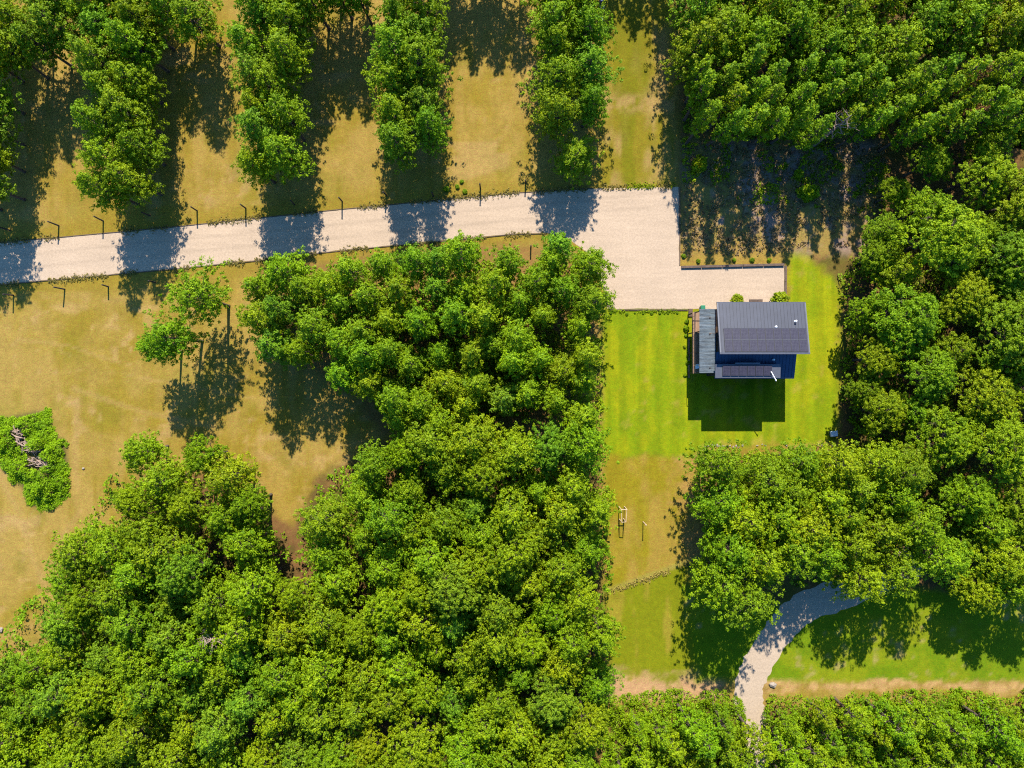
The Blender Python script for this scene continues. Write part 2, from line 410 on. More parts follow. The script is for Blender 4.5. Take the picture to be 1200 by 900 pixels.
def pine_variant(seed, H, R, base=.34, n_br=84, tuft=.33, per=26, size=.20, prof=1.5, hv=.75):
    r = np.random.default_rng(seed)
    mb = MB(); bend = r.normal(size=2) * .25
    ax = lambda z: np.array([bend[0] * math.sin(z / H * 2.6) , bend[1] * math.sin(z / H * 2.2), z])
    tr = [ax(H * t) for t in (0, .03, .15, .35, .6, .8, .97)]
    mb.tube(tr, [.26, .20, .175, .15, .11, .07, .02], 7)
    cen, rad, outw, tin = [], [], [], []
    a0 = r.random() * 6.28
    lob = [r.uniform(.72, 1.18) for _ in range(5)]
    for i in range(n_br):
        t = (i + r.random()) / n_br
        z0 = H * (base + (1 - base) * (t * .92))
        a = a0 + i * 2.39996 + r.normal() * .35
        L = R * (1 - t ** prof) ** .8 * r.uniform(.45, 1.25) * lob[int((a % 6.283) / 6.284 * 5)] + .25
        if t < .22: L *= r.uniform(.55, .95)
        d = np.array([math.cos(a), math.sin(a), 0.])
        rise = L * (.10 + .5 * t) + r.normal() * .12
        p0 = ax(z0); p2 = p0 + d * L + np.array([0, 0, rise]); p1 = p0 + d * L * .5 + np.array([0, 0, rise * .3])
        if L > .5: mb.tube([p0, p1, p0 + (p2 - p0) * .58], [.055 * (1.2 - t), .032, .010], 4, False)
        bt = r.random()
        nt = max(2, int(L / .42) + 1)
        for j in range(nt):
            u = 1 - j / nt * .78
            side = np.array([-d[1], d[0], 0]) * r.normal() * .34 * (L * .6 + .3) * (1.1 - .5 * (j == 0))
            cen.append(p0 + (p2 - p0) * u + side + np.array([0, 0, r.uniform(-.25, .35)])); rad.append(tuft * r.uniform(.55, 1.3)); outw.append(d); tin.append(bt * .55 + r.random() * .45)
    for j in range(5):
        cen.append(ax(H) + np.array([r.normal() * .22, r.normal() * .22, -j * .3])); rad.append(tuft * .75); outw.append(np.array([0, 0, 1.])); tin.append(r.random())
    v, q, ti = leaf_cloud(np.array(cen), np.array(rad), np.array(outw), per, size, seed + 500, tint_c=np.array(tin))
    return mb.mesh('trunk', True), fast_mesh('crown', v, q, {'tint': ('FLOAT', ti)})

def oak_variant(seed, H, R, n_lobe=13, per=32, size=.20, tuft=.34, dens=2.6):
    r = np.random.default_rng(seed); mb = MB()
    zc = H * .62; fork = H * .32
    mb.tube([(0, 0, 0), (0, 0, H * .03), (.05, .03, fork * .6), (.0, .0, fork)], [.40, .31, .27, .24], 8)
    cen, rad, outw, tin = [], [], [], []
    for i in range(n_lobe):
        a = i * 2.39996 + r.normal() * .3; e = math.sqrt((i + .4) / n_lobe)
        rr = R * e * .72 * r.uniform(.82, 1.12); lr = R * r.uniform(.24, .42)
        lz = zc + (H - zc - lr * .75) * (1 - e ** 2 * .95) * r.uniform(.8, 1.05)
        lc = np.array([math.cos(a) * rr, math.sin(a) * rr, lz])
        mid = lc * np.array([.45, .45, 0]) + np.array([0, 0, fork + (lz - fork) * .55])
        mb.tube([(0, 0, fork * .95), mid, lc], [.17, .10, .04], 5, False)
        lt = r.random(); m = int(20 * dens)
        for k in range(m):
            th = r.random() * 6.28; ph = math.acos(1 - r.random() * 1.35)
            dd = np.array([math.sin(ph) * math.cos(th), math.sin(ph) * math.sin(th), math.cos(ph) * .8])
            cen.append(lc + dd * lr * r.uniform(.62, 1.22)); rad.append(tuft * r.uniform(.65, 1.2)); outw.append(dd); tin.append(lt * .45 + r.random() * .55)
            if k % 4 == 0: mb.tube([lc, lc + dd * lr * .5], [.03, .012], 3, False)
    v, q, ti = leaf_cloud(np.array(cen), np.array(rad), np.array(outw), per, size, seed + 900, flat=.6, up=.8, tint_c=np.array(tin))
    return mb.mesh('trunk', True), fast_mesh('crown', v, q, {'tint': ('FLOAT', ti)})

def bush_variant(seed, R, h, n=26, per=55, size=.2, tuft=.3):
    r = np.random.default_rng(seed); mb = MB(); cen, rad, outw = [], [], []
    for i in range(n):
        a = i * 2.39996; e = math.sqrt((i + .5) / n); d = np.array([math.cos(a) * e, math.sin(a) * e, math.sqrt(max(0, 1 - e * e)) * .9 + .25])
        p = np.array([d[0] * R, d[1] * R, max(.12, d[2] * h * .8)]) * r.uniform(.75, 1.1)
        cen.append(p); rad.append(tuft * r.uniform(.7, 1.2)); outw.append(d)
        if i % 2 == 0: mb.tube([(0, 0, 0), p * .55 + np.array([0, 0, .08]), p], [.03, .02, .008], 4, False)
    v, q, ti = leaf_cloud(np.array(cen), np.array(rad), np.array(outw), per, size, seed + 70, flat=.8, up=.6)
    return mb.mesh('stem'), fast_mesh('foliage', v, q, {'tint': ('FLOAT', ti)})

PINE = [pine_variant(100 + i, 12.0 + rnd.uniform(-.6, .9), 2.75 + .25 * (i % 4)) for i in range(5)]
SLIM = [pine_variant(200 + i, 11.5 + rnd.uniform(-.5, .8), 2.3 + .25 * (i % 3), base=.24, n_br=76, per=26, prof=2.3) for i in range(6)]
YOUNG = [pine_variant(300 + i, 9.5 + rnd.uniform(-.6, .8), 1.9 + .2 * (i % 3), base=.3, n_br=46, tuft=.33, per=24) for i in range(5)]
BROAD = [pine_variant(250 + i, 12.0 + rnd.uniform(-.35, .35), 2.7 + .2 * (i % 4), base=.28, n_br=96, tuft=.32, per=25, prof=2.8) for i in range(8)]
ROWP = [pine_variant(150 + i, 12.0 + rnd.uniform(-.5, .7), 2.3 + .25 * (i % 4), base=.30, n_br=90, per=25, prof=2.1) for i in range(6)]
COLUMN = [pine_variant(280 + i, 12.3 + rnd.uniform(-.3, .4), 1.05 + .08 * (i % 3), base=.30, n_br=56, tuft=.31, per=24, prof=2.2) for i in range(5)]
OAK = [oak_variant(400 + i, 12.5 + rnd.uniform(-.8, .8), 4.6 + .3 * (i % 3), n_lobe=15 + i % 3) for i in range(6)]
TRIO = [pine_variant(353 + i, 12.0, 3.8 - .35 * i, base=.40, n_br=78, per=26, prof=1.9) for i in range(3)]
for T, mt in ((PINE, 'needles'), (TRIO, 'needles'), (ROWP, 'needles'), (BROAD, 'leaves'), (COLUMN, 'needles'), (SLIM, 'needles'), (YOUNG, 'needles'), (OAK, 'leaves')):
    for tk, cr in T: tk.materials.append(M['bark']); cr.materials.append(M[mt])
BUSH = [bush_variant(600 + i, .8, .9) for i in range(4)]
for a, b in BUSH: a.materials.append(M['bark']); b.materials.append(M['leaves'])

TONES = {'bright yellow-green': (1.15, 1.04, .8), 'fresh green': (1.0, 1.0, .9), 'blue-green': (.86, .95, 3.0), 'deep green': (.86, .89, 1.0)}
def tree(name, var, x, y, scale, tone, label, cat, group=None, tilt=None, zs=1.0, parts=('trunk', 'crown')):
    o = empty(name, (x, y, -.02), rnd.uniform(0, 6.28)); s = scale
    o.scale = (s * rnd.uniform(.9, 1.12), s * rnd.uniform(.9, 1.12), s * zs)
    tl = tilt or (rnd.gauss(0, .018), rnd.gauss(0, .018)); o.rotation_euler = (tl[0], tl[1], o.rotation_euler[2])
    a = link(parts[0], var[0], None, o); b = link(parts[1], var[1], None, o)
    f = rnd.uniform(.92, 1.14); b.color = (*[c * f for c in TONES[tone]], 1)
    return tag(o, label, cat, group)

def darts(poly, dmin, seed, tries=9000, exist=None, jx=1.0):
    """scatter base points inside a polygon, no two nearer than dmin"""
    r = np.random.default_rng(seed); xs = [p[0] for p in poly]; ys = [p[1] for p in poly]
    c = np.stack([r.uniform(min(xs), max(xs), tries), r.uniform(min(ys), max(ys), tries)], 1)
    c = c[pdist(c[:, 0], c[:, 1], poly) < 0]; out = list(exist or []); k0 = len(out)
    for p in c:
        if all((p[0] - q[0]) ** 2 + (p[1] - q[1]) ** 2 > dmin * dmin for q in out): out.append((p[0], p[1]))
    return out[k0:]
def crown_to_base(poly, hc):
    k = (CAM_H - hc) / CAM_H
    return [(600 + (x - 600) * k, 450 + (y - 450) * k) for x, y in poly]
def pick_tone(w):
    ks = list(w); return rnd.choices(ks, [w[k] for k in ks])[0]
W1 = {'bright yellow-green': 3, 'fresh green': 4, 'blue-green': 1.0, 'deep green': 1.2}
W2 = {'bright yellow-green': 5, 'fresh green': 4, 'deep green': 1}
W3 = {'fresh green': 5, 'blue-green': 1.3, 'bright yellow-green': 3.5, 'deep green': 1.0}

# --- double rows of pines running up to the drive
ORD = ['', 'first', 'second', 'third', 'fourth', 'fifth', 'sixth', 'seventh', 'eighth', 'ninth', 'tenth', 'eleventh', 'twelfth', 'thirteenth', 'fourteenth', 'fifteenth', 'sixteenth', 'seventeenth', 'eighteenth', 'nineteenth', 'twentieth',
       'twenty-first', 'twenty-second', 'twenty-third', 'twenty-fourth', 'twenty-fifth', 'twenty-sixth', 'twenty-seventh', 'twenty-eighth', 'twenty-ninth', 'thirtieth']
ROWS = [(14, 246, 'fifth row'), (177, 240, 'fourth row'), (339, 214, 'third row'), (492, 190, 'second row'), (665, 160, 'row')]
for i, (cx, yend, where) in enumerate(ROWS):
    spots = []
    for side in (-1, 1):
        y = yend - (0 if side < 0 else 12)
        while y > -30:
            if not (i == 4 and y > 150 and side > 0): spots.append((y, cx + side * 16 + rnd.gauss(0, 3)))
            y -= rnd.uniform(30, 38)
    for k, (y, x) in enumerate(sorted(spots, reverse=True)):
        p = G(x, y); t = pick_tone(W1)
        lab = f'{t} pine, {ORD[k + 1]} from the drive, in {where} {"beside" if i == 4 else "from"} the grass corridor'
        tree('pine_tree', ROWP[rnd.randrange(6)], p.x, p.y, rnd.uniform(.9, 1.06), t, lab, 'pine tree', 'double rows of pines above the drive')
def zone(x, y, marks):           # name the landmark a tree stands nearest to
    return min(marks, key=lambda m_: (m_[0] - x) ** 2 + (m_[1] - y) ** 2)[2]
BIG = [(282, 720, 'round the bare dead tree'), (377, 625, 'behind the earthy notch'), (480, 540, 'near the slender plantation'), (640, 540, 'near the plantation and grass strip'), (640, 680, 'near the grass strip'),
       (640, 830, 'near the bright undergrowth'), (470, 680, 'deep in its middle'), (200, 640, 'near the dry field'), (100, 800, 'behind the boulder by the dry field'), (420, 840, 'on its far side')]
THIN = [(350, 370, 'near the dry field'), (440, 340, 'near the drive'), (590, 330, 'near the drive bend'), (650, 420, 'near the house lawn'), (520, 440, 'near the big stand'), (500, 390, 'in its middle')]
def rim_labels(todo):            # (sort key, object, tone, text with {n})
    todo.sort(key=lambda q: q[0])
    for k, (_, o, t, txt) in enumerate(todo): o['label'] = txt.format(n=ORD[min(k + 1, 30)], t=t)
p = G(667, 200); tree('slender_pine', SLIM[2], p.x, p.y, 1.12, 'fresh green', 'short rounded pine ending the corridor row at the drive', 'pine tree', tilt=(0, 0), zs=.62)
# trees joining the rows at their far end
for x, y in [(58, 92), (84, 78), (112, 64), (60, 55), (90, 40), (118, 28), (205, 58), (232, 46), (258, 54), (214, 18), (246, 12), (360, 24), (386, 34), (414, 22), (438, 28), (366, -10), (400, -12), (432, -8),
             (534, -34), (560, -28), (588, -40), (614, -30), (520, -62), (570, -66), (715, -75), (745, -70), (775, -62)]:
    t = pick_tone(W1); p = G(x + rnd.gauss(0, 2), y)
    tree('pine_tree', PINE[rnd.randrange(5)], p.x, p.y, rnd.uniform(.86, 1.0), t, f'{t} pine closing the gap between two planted rows at their far end', 'pine tree', 'pines across the far end of the rows')
# --- tall stand past the corridor
poly = crown_to_base([(812, -60), (1260, -60), (1260, 170), (1150, 185), (1080, 160), (1010, 150), (930, 150), (870, 145), (815, 150)], 9)
rimA, rimB = [], []
cols = [(803 + 25.0 * i + rnd.gauss(0, 1.0), 168 - 24 * j + (i % 2) * 7 + rnd.gauss(0, 3), i, j) for i in range(18) for j in range(3)]
cols = [q for q in cols if pdist(q[0], q[1], poly) < 6]
back = [q for q in darts([(x_, min(y_, 92)) for x_, y_ in poly], 32, 21)]
for x, y, ci, cj in cols + [(q[0], q[1], 0, -1) for q in back]:
    t = pick_tone(W2); p = G(x, y); edge = pdist(x, y, poly) > -20
    o = tree('pine_tree', COLUMN[rnd.randrange(5)] if y > 96 else BROAD[rnd.randrange(8)], p.x, p.y, rnd.uniform(1.0, 1.1), t, f'{t} tall pine inside the stand shading the rough ground', 'pine tree', 'tall stand above the parking pad')
    o['label'] = f'{t} tall pine behind the ranks {zone(x, y, [(830, 40, "near the grass corridor"), (960, 40, "behind the bare grey snag"), (1120, 60, "near the rust-brown dead pines")])}'
    if cj >= 0: o['label'] = f'{t} tall pine, {ORD[ci + 1]} from the grass corridor, in {("front", "second", "third")[cj]} rank above rough ground'
    elif edge and x < 830: rimB.append((-y, o, t, '{t} tall pine, {n} from the drive, rimming the grass corridor'))
rim_labels(rimA); rim_labels(rimB)
# --- broad oaks beyond the lawn
OAKS = [(1100, 280, 1.12), (1185, 305, .9), (1030, 300, .55), (1062, 372, .92), (1128, 352, .8), (1182, 392, .95), (1028, 420, .66), (1088, 440, .82), (1150, 462, .85), (1036, 482, .7), (1105, 512, .85), (1172, 528, .9), (1062, 545, .72), (1134, 580, .8), (1196, 600, .8),
        (1180, 655, .85), (1150, 205, .75), (1195, 235, .8), (1228, 340, .9), (1230, 450, .9), (1235, 560, .9), (1240, 680, .9), (1012, 365, .5), (1008, 455, .48), (1090, 190, .6), (1215, 160, .7), (1145, 690, .6), (1050, 225, .5), (1120, 640, .55)]
for i, (x, y, s) in enumerate(OAKS):
    p = P(x, y, 8.2 * min(1, s + .1)); t = pick_tone({'bright yellow-green': 4, 'fresh green': 3, 'deep green': 2}) if i != 8 else 'bright yellow-green'
    size = 'broad' if s > .84 else ('medium' if s > .6 else 'small')
    if i == 0: lab = 'very broad yellow-green oak spreading beyond the rough ground'
    else: lab = f'{size} {t} oak in the woodland beyond the house lawn'
    tree('oak_tree', OAK[i % 6], p.x, p.y, s, t if i else 'bright yellow-green', lab, 'oak tree', 'oaks beyond the house lawn', zs=(1.0 + .25 * (1 - s)))
fill = crown_to_base([(1000, 300), (1060, 250), (1130, 170), (1260, 170), (1260, 690), (1150, 690), (1110, 560), (1000, 500), (1000, 400)], 7)
for x, y in darts(fill, 36, 91, 6000, [(600 + P(a, b, 8).x * PXM, 450 - P(a, b, 8).y * PXM) for a, b, c in OAKS]):
    t = pick_tone({'bright yellow-green': 3, 'fresh green': 3, 'deep green': 2}); p = G(x, y)
    tree('broadleaf_tree', BROAD[rnd.randrange(8)], p.x, p.y, rnd.uniform(.68, .9), t, f'narrow {t} tree squeezed between the oaks beyond the house lawn', 'tree', 'narrow trees between the oaks')
# --- stand below the house
poly = crown_to_base([(838, 540), (900, 532), (985, 534), (1058, 545), (1098, 600), (1120, 665), (1040, 685), (965, 660), (915, 672), (878, 716), (848, 702), (838, 650), (840, 590)], 8.5)
rimA, rimB, rimC = [], [], []
for x, y in darts(poly, 31.5, 33):
    t = pick_tone(W2); p = G(x, y); edge = pdist(x, y, poly) > -20
    o = tree('broadleaf_tree', BROAD[rnd.randrange(8)], p.x, p.y, rnd.uniform(.95, 1.1), t, f'{t} round-crowned tree inside the stand between house lawn and gravel path', 'tree', 'stand between house lawn and path')
    if edge and y < 560: rimA.append((x, o, t, '{t} round-crowned tree, {n} from the grass strip, facing the house'))
    elif edge and x < 830: rimB.append((y, o, t, '{t} round-crowned tree, {n} from the house lawn, on the grass strip rim'))
    elif edge and y > 640: rimC.append((x, o, t, '{t} round-crowned tree, {n} from the path mouth, shading the lower lawn'))
for q in (rimA, rimB, rimC): rim_labels(q)
# --- bottom stand
poly = crown_to_base([(150, 528), (205, 528), (262, 550), (315, 582), (338, 640), (352, 672), (372, 640), (374, 590), (408, 560), (455, 528), (520, 512), (600, 508), (704, 512), (704, 640), (708, 960), (-60, 960), (-60, 790), (25, 770), (62, 730), (70, 680), (62, 655), (90, 635), (132, 628), (150, 580)], 9)
rimA, rimB, rimC = [], [], []
for x, y in darts(poly, 31.5, 45, 16000):
    cx_, cy_ = 600 + (x - 600) / .903, 450 + (y - 450) / .903
    if abs(cx_ - 352) < 17 and 560 < cy_ < 668 or abs(x - 352) < 16 and 560 < y < 640: continue
    t = pick_tone(W3); p = G(x, y); edge = pdist(x, y, poly) > -20
    mix = rnd.random() < .22
    o = tree('broadleaf_tree', OAK[rnd.randrange(6)] if mix else BROAD[rnd.randrange(8)], p.x, p.y, rnd.uniform(.58, .74) if mix else rnd.uniform(.86, 1.1), t, f'{"round-lobed" if mix else "tufted"} {t} tree inside the big closed stand {zone(x, y, BIG)}', 'tree', 'big closed stand', zs=rnd.uniform(1.4, 1.6) if mix else rnd.uniform(.9, 1.14))
    if edge and x > 650: rimA.append((y, o, t, '{t} tree, {n} from the plantation, on the big stand rim along the grass'))
    elif edge and x < 345 and y < 780: rimB.append((-x, o, t, '{t} tree, {n} from the notch, big stand rim by the dry field'))
    elif edge and x >= 345 and y < 660: rimC.append((x, o, t, '{t} tree, {n} from the notch, big stand rim facing the plantation'))
for q in (rimA, rimB, rimC): rim_labels(q)
# --- thin plantation below the drive
poly = crown_to_base([(292, 330), (330, 318), (420, 318), (480, 300), (560, 296), (640, 300), (690, 300), (698, 345), (700, 498), (655, 494), (625, 474), (570, 472), (520, 490), (460, 498), (425, 465), (380, 415), (320, 410), (296, 370)], 8)
rimA, rimB, rimC = [], [], []
for x, y in darts(poly, 26, 57):
    t = pick_tone(W3); p = G(x, y); edge = pdist(x, y, poly) > -15
    o = tree('slender_pine', SLIM[rnd.randrange(6)], p.x, p.y, rnd.uniform(.88, 1.1), t, f'slender {t} pine within the thin plantation {zone(x, y, THIN)}', 'pine tree', 'thin plantation below the drive')
    if edge and x > 665: rimB.append((y, o, t, 'slender {t} pine, {n} from the drive bend, plantation row by the lawn'))
    elif edge and y < 335: rimA.append((-x, o, t, 'slender {t} pine, {n} from the drive bend, plantation row by the drive'))
    elif edge and x < 430: rimC.append((y, o, t, 'slender {t} pine, {n} from the drive, plantation rim by the dry field'))
for q in (rimA, rimB, rimC): rim_labels(q)
p = G(655, 300); tree('slender_pine', SLIM[1], p.x, p.y, .95, 'blue-green', 'pale blue-green pine overhanging the drive bend opposite the corridor row', 'pine tree')
# --- three pines alone in the field
for x, y, s, v, lab in ((268, 359, 1.0, 0, 'tallest of the three pines alone in the dry field, bare trunk shadow'), (237, 400, .98, 1, 'middle one of the three pines alone in the dry field'), (213, 412, .80, 2, 'smallest leaning pine of the three alone in the dry field')):
    p = G(x, y); tree('slender_pine', TRIO[v], p.x, p.y, s, 'fresh green', lab, 'pine tree', tilt=(0, 0))
# --- thin young trees in the undergrowth
poly = [(722, 826), (866, 822), (872, 925), (722, 925)]; poly2 = [(902, 818), (1260, 815), (1260, 930), (906, 930)]
for pl, sd in ((poly, 61), (poly2, 63)):
    for x, y in darts(pl, 20.5, sd):
        t = pick_tone(W2); p = G(x, y)
        tree('young_tree', YOUNG[rnd.randrange(5)], p.x, p.y, rnd.uniform(.8, 1.1), t, f'thin {t} young tree growing out of the undergrowth {"beside the path" if sd == 61 else "behind the dirt track"}', 'tree', 'young trees in the undergrowth')

# dead trees standing among the living
def dead_tree(x, y, H, seed, label, n=16, lean=(0, 0)):
    r = random.Random(seed); o = empty('dead_tree', (x, y, -.02)); tag(o, label, 'dead tree', 'bare dead trees')
    m = MB(); m.tube([(0, 0, 0), (.05, .02, H * .4), (.1 + lean[0] * .5, .05 + lean[1] * .5, H * .75), (lean[0], lean[1], H)], [.22, .17, .10, .03], 7); m.build('trunk', M['dead_wood'], o, smooth=True)
    for k in range(n):
        t = r.uniform(.55, .98); a = k * 2.4 + r.gauss(0, .3); L = r.uniform(1.0, 2.4) * (1.25 - t * .6)
        b = Vector((.1 * t + lean[0] * t, .05 * t + lean[1] * t, H * t)); d = Vector((math.cos(a), math.sin(a), r.uniform(.1, .7)))
        m = MB(); e = b + d * L; mid = b + d * L * .5 + Vector((0, 0, -.08 * L))
        m.tube([b, mid, e], [.07, .05, .015], 5)
        for q in range(3):
            u = r.uniform(.45, .9); st = b + (e - b) * u; m.tube([st, st + Vector((r.gauss(0, 1), r.gauss(0, 1), r.uniform(0, .8))).normalized() * r.uniform(.4, .9)], [.03, .01], 4)
        m.build('branch', M['dead_wood'], o)
p = P(247, 750, 10.5); dead_tree(p.x, p.y, 12.2, 5, 'bare pinkish dead tree poking through the big closed stand', 15)
p = P(984, 146, 8.5); dead_tree(p.x, p.y, 11.5, 9, 'bare grey dead tree at the front of the tall stand', 18)
for (x, y), v, lab in (((1142, 88), 0, 'rust-brown dead pine wedged between tall stand and oaks'), ((1138, 136), 2, 'small rust-brown dead pine next to the oak woodland')):
    p = P(x, y, 8); o = empty('dead_pine', (p.x, p.y, -.02), 1.0 + x); tag(o, lab, 'pine tree', 'brown dead pines')
    link('trunk', YOUNG[v][0], None, o); me = YOUNG[v][1].copy(); me.materials.clear(); me.materials.append(M['dead_leaves']); link('crown', me, None, o); o.scale = (.7, .7, 1.1)

# ------------------------------------------------------------------ low growth that nobody could count
def undergrowth(name, poly, n, hmax, tuft, per, size, mat, seed, label, dmask=None, tone=(1, 1, 1)):
    r = np.random.default_rng(seed); xs = [p[0] for p in poly]; ys = [p[1] for p in poly]
    c = np.stack([r.uniform(min(xs), max(xs), n * 4), r.uniform(min(ys), max(ys), n * 4)], 1)
    d = pdist(c[:, 0], c[:, 1], poly) + (fbm(c[:, 0], c[:, 1], 22, seed, 3) - .5) * 26
    keep = d < 0
    if dmask is not None: keep &= fbm(c[:, 0], c[:, 1], 26, seed + 5) > dmask
    c = c[keep][:n]; d = -d[keep][:n]
    hh = hmax * np.clip(.2 + d / 16, .2, 1) * np.clip(2.6 * (fbm(c[:, 0], c[:, 1], 16, seed + 2, 3) - .28), .1, 1.6) * r.uniform(.45, 1.1, len(c))
    cen = np.stack([(c[:, 0] - 600) / PXM, (450 - c[:, 1]) / PXM, np.maximum(hh, .08)], 1)
    v, q, ti = leaf_cloud(cen, tuft * r.uniform(.6, 1.3, len(c)), np.tile(np.array([0, 0, 1.]), (len(c), 1)), per, size, seed + 8, flat=.8, up=.6,
                          tint_c=np.clip(fbm(c[:, 0], c[:, 1], 20, seed + 3) * 1.2 - .1 + r.normal(size=len(c)) * .15, 0, 1))
    v[:, 2] = np.maximum(v[:, 2], .01)
    o = link(name, fast_mesh(name, v, q, {'tint': ('FLOAT', ti)}), M[mat]); o.color = (*tone, 1)
    return tag(o, label, 'undergrowth', kind='stuff')
undergrowth('undergrowth', [(704, 822), (740, 814), (790, 806), (862, 812), (872, 830), (874, 930), (704, 930)], 4600, 2.6, .30, 12, .19, 'leaves', 3, 'bright green undergrowth at the end of the grass strip')
undergrowth('undergrowth', [(892, 830), (906, 815), (930, 810), (965, 818), (1010, 806), (1060, 812), (1100, 806), (1150, 814), (1290, 808), (1290, 930), (900, 930)], 9500, 2.6, .30, 12, .19, 'leaves', 4, 'bright green undergrowth behind the dirt track')
undergrowth('undergrowth', [(985, 320), (1000, 300), (1290, 180), (1290, 690), (1120, 700), (1000, 600), (990, 510), (984, 440)], 6000, 3.6, .45, 9, .3, 'leaves', 5, 'dark undergrowth on the woodland floor beneath the oaks', .36)
undergrowth('undergrowth', [(130, 560), (240, 550), (350, 640), (380, 560), (440, 530), (708, 505), (716, 900), (716, 950), (-80, 950), (-80, 770), (60, 690)], 9000, 4.2, .45, 9, .3, 'leaves', 6, 'patchy undergrowth on the floor of the big closed stand', .36)
undergrowth('undergrowth', [(310, 330), (450, 312), (700, 300), (706, 480), (640, 492), (450, 490), (400, 430)], 3200, 1.6, .34, 9, .26, 'leaves', 7, 'patchy undergrowth between the slender plantation pines', .42)
undergrowth('undergrowth', [(822, 545), (985, 528), (1060, 560), (1090, 660), (1000, 680), (850, 690), (826, 640)], 2000, 1.3, .36, 8, .28, 'leaves', 8, 'undergrowth on the floor of the stand below the house', .46)
undergrowth('stubble', [(798, 168), (1040, 168), (1025, 296), (925, 292), (798, 300)], 2400, .4, .24, 6, .24, 'dry_grass', 9, 'pale dry stubble on the shaded rough ground', .36)
undergrowth('undergrowth', [(800, 130), (1040, 130), (1035, 250), (800, 230)], 1300, .8, .3, 8, .25, 'leaves', 10, 'scattered green weeds at the foot of the tall stand', .5)

def verge(name, pts, n, spread, mat, seed, label, tone):
    r = np.random.default_rng(seed); seg = [(Vector(a), Vector(b)) for a, b in zip(pts[:-1], pts[1:])]; L = np.array([(b - a).length for a, b in seg]); w = L / L.sum()
    cen = []
    for _ in range(n):
        a, b = seg[r.choice(len(seg), p=w)]; d = (b - a).normalized(); q = a + (b - a) * r.random()
        if vnoise(q.x, q.y, 16, seed) < .38: continue
        o_ = r.normal() * spread; cen.append(((q.x - d.y * o_ - 600) / PXM, (450 - q.y - d.x * o_) / PXM, r.uniform(.03, .16)))
    cen = np.array(cen); v, q, ti = leaf_cloud(cen, .13 * r.uniform(.5, 1.5, len(cen)), np.tile(np.array([0, 0, 1.]), (len(cen), 1)), 7, .13, seed + 1, up=.5)
    v[:, 2] = np.maximum(v[:, 2], .015); o = link(name, fast_mesh(name, v, q, {'tint': ('FLOAT', ti)}), M[mat]); o.color = (*tone, 1); tag(o, label, 'grass', kind='stuff')
EDGE_U = [(-60, 289), (0, 284), (200, 266), (400, 245), (600, 226), (700, 220), (795, 218)]; EDGE_L = [(-60, 339.5), (0, 334.3), (200, 316.3), (300, 306.3), (400, 294.3), (540, 281.3), (600, 275.3), (640, 274)]
verge('verge_grass', EDGE_U, 2600, 2.0, 'dry_grass', 31, 'straw tufts creeping over the drive edge below the pine rows', (.9, .95, .6))
verge('verge_grass', EDGE_L, 2400, 2.0, 'dry_grass', 32, 'straw tufts creeping over the drive edge along the field', (.9, .95, .6))
verge('verge_grass', [(713, 364.5), (806, 364.5)], 220, 1.0, 'leaves', 33, 'green grass tufts along the lower edge of the gravel pad', (1.2, 1.1, 1))
verge('verge_grass', [(700, 219.5), (790, 217.5)], 420, 2.2, 'leaves', 34, 'grass tufts where the grass corridor meets the gravel', (1.2, 1.0, 1))
verge('fence_line_grass', [(716, 693), (760, 678), (812, 658)], 260, 1.8, 'dry_grass', 35, 'pale rank grass along the old diagonal fence line', (1.3, 1.45, .8))
def bush(px, py, scale, tone, label, name='shrub', cat='shrub', group=None, zs=1.0):
    p = G(px, py); return tree(name, BUSH[rnd.randrange(4)], p.x, p.y, scale, tone, label, cat, group, tilt=(0, 0), zs=zs, parts=('stem', 'foliage'))
bush(818, 195, 1.35, 'bright yellow-green', 'rounded bright shrub near the corridor edge of the rough ground', zs=1.2)
bush(945, 228, 1.5, 'fresh green', 'rounded green shrub in the middle of the shaded rough ground', zs=1.2)
bush(935, 205, .8, 'fresh green', 'small green shrub behind the rounded one on the rough ground')
bush(863, 352, .95, 'bright yellow-green', 'yellow-green shrub against the house between door step and covered balcony')
bush(913, 350, 1.1, 'bright yellow-green', 'yellow-green shrub at the house corner by the pad timber edging')
for k, x in enumerate((716, 735, 744, 754, 764, 773, 783, 793)):
    bush(x + rnd.gauss(0, .5), 367 + rnd.gauss(0, .5), rnd.uniform(.16, .24), 'deep green', f'tiny dark hedge plant below the pad, {ORD[8 - k]} from the house', group='hedge plants along the lawn edge')
for k, (x, y, q) in enumerate(((804, 376, .42), (803, 385, .5), (804, 394, .42), (803, 404, .4), (805, 415, .38), (803, 425, .42), (802, 436, .45))):
    bush(x + rnd.gauss(0, 1), y + rnd.gauss(0, 1.5), q * rnd.uniform(.55, 1.0), 'bright yellow-green' if k % 2 else 'fresh green', f'low bushy plant along the deck side, {ORD[k + 1]} from the pad', group='plants along the deck')
for k, (x, y) in enumerate(((801, 300), (818, 306), (860, 305), (881, 305), (901, 305))):
    bush(x, y, .34, 'deep green', f'small dark plant behind the pad timber edging, {ORD[k + 1]} from the corridor', group='plants behind the timber edging')
bush(825, 546, .75, 'fresh green', 'single green shrub at the corner where lawn meets grass strip')
for k, (x, y, q) in enumerate(((545, 225, .4), (536, 219, .35), (523, 222, .5), (541, 213, .3))):
    bush(x, y, q, 'deep green', 'low dark sapling clump on the verge by the second pine row', group='saplings on the verge')

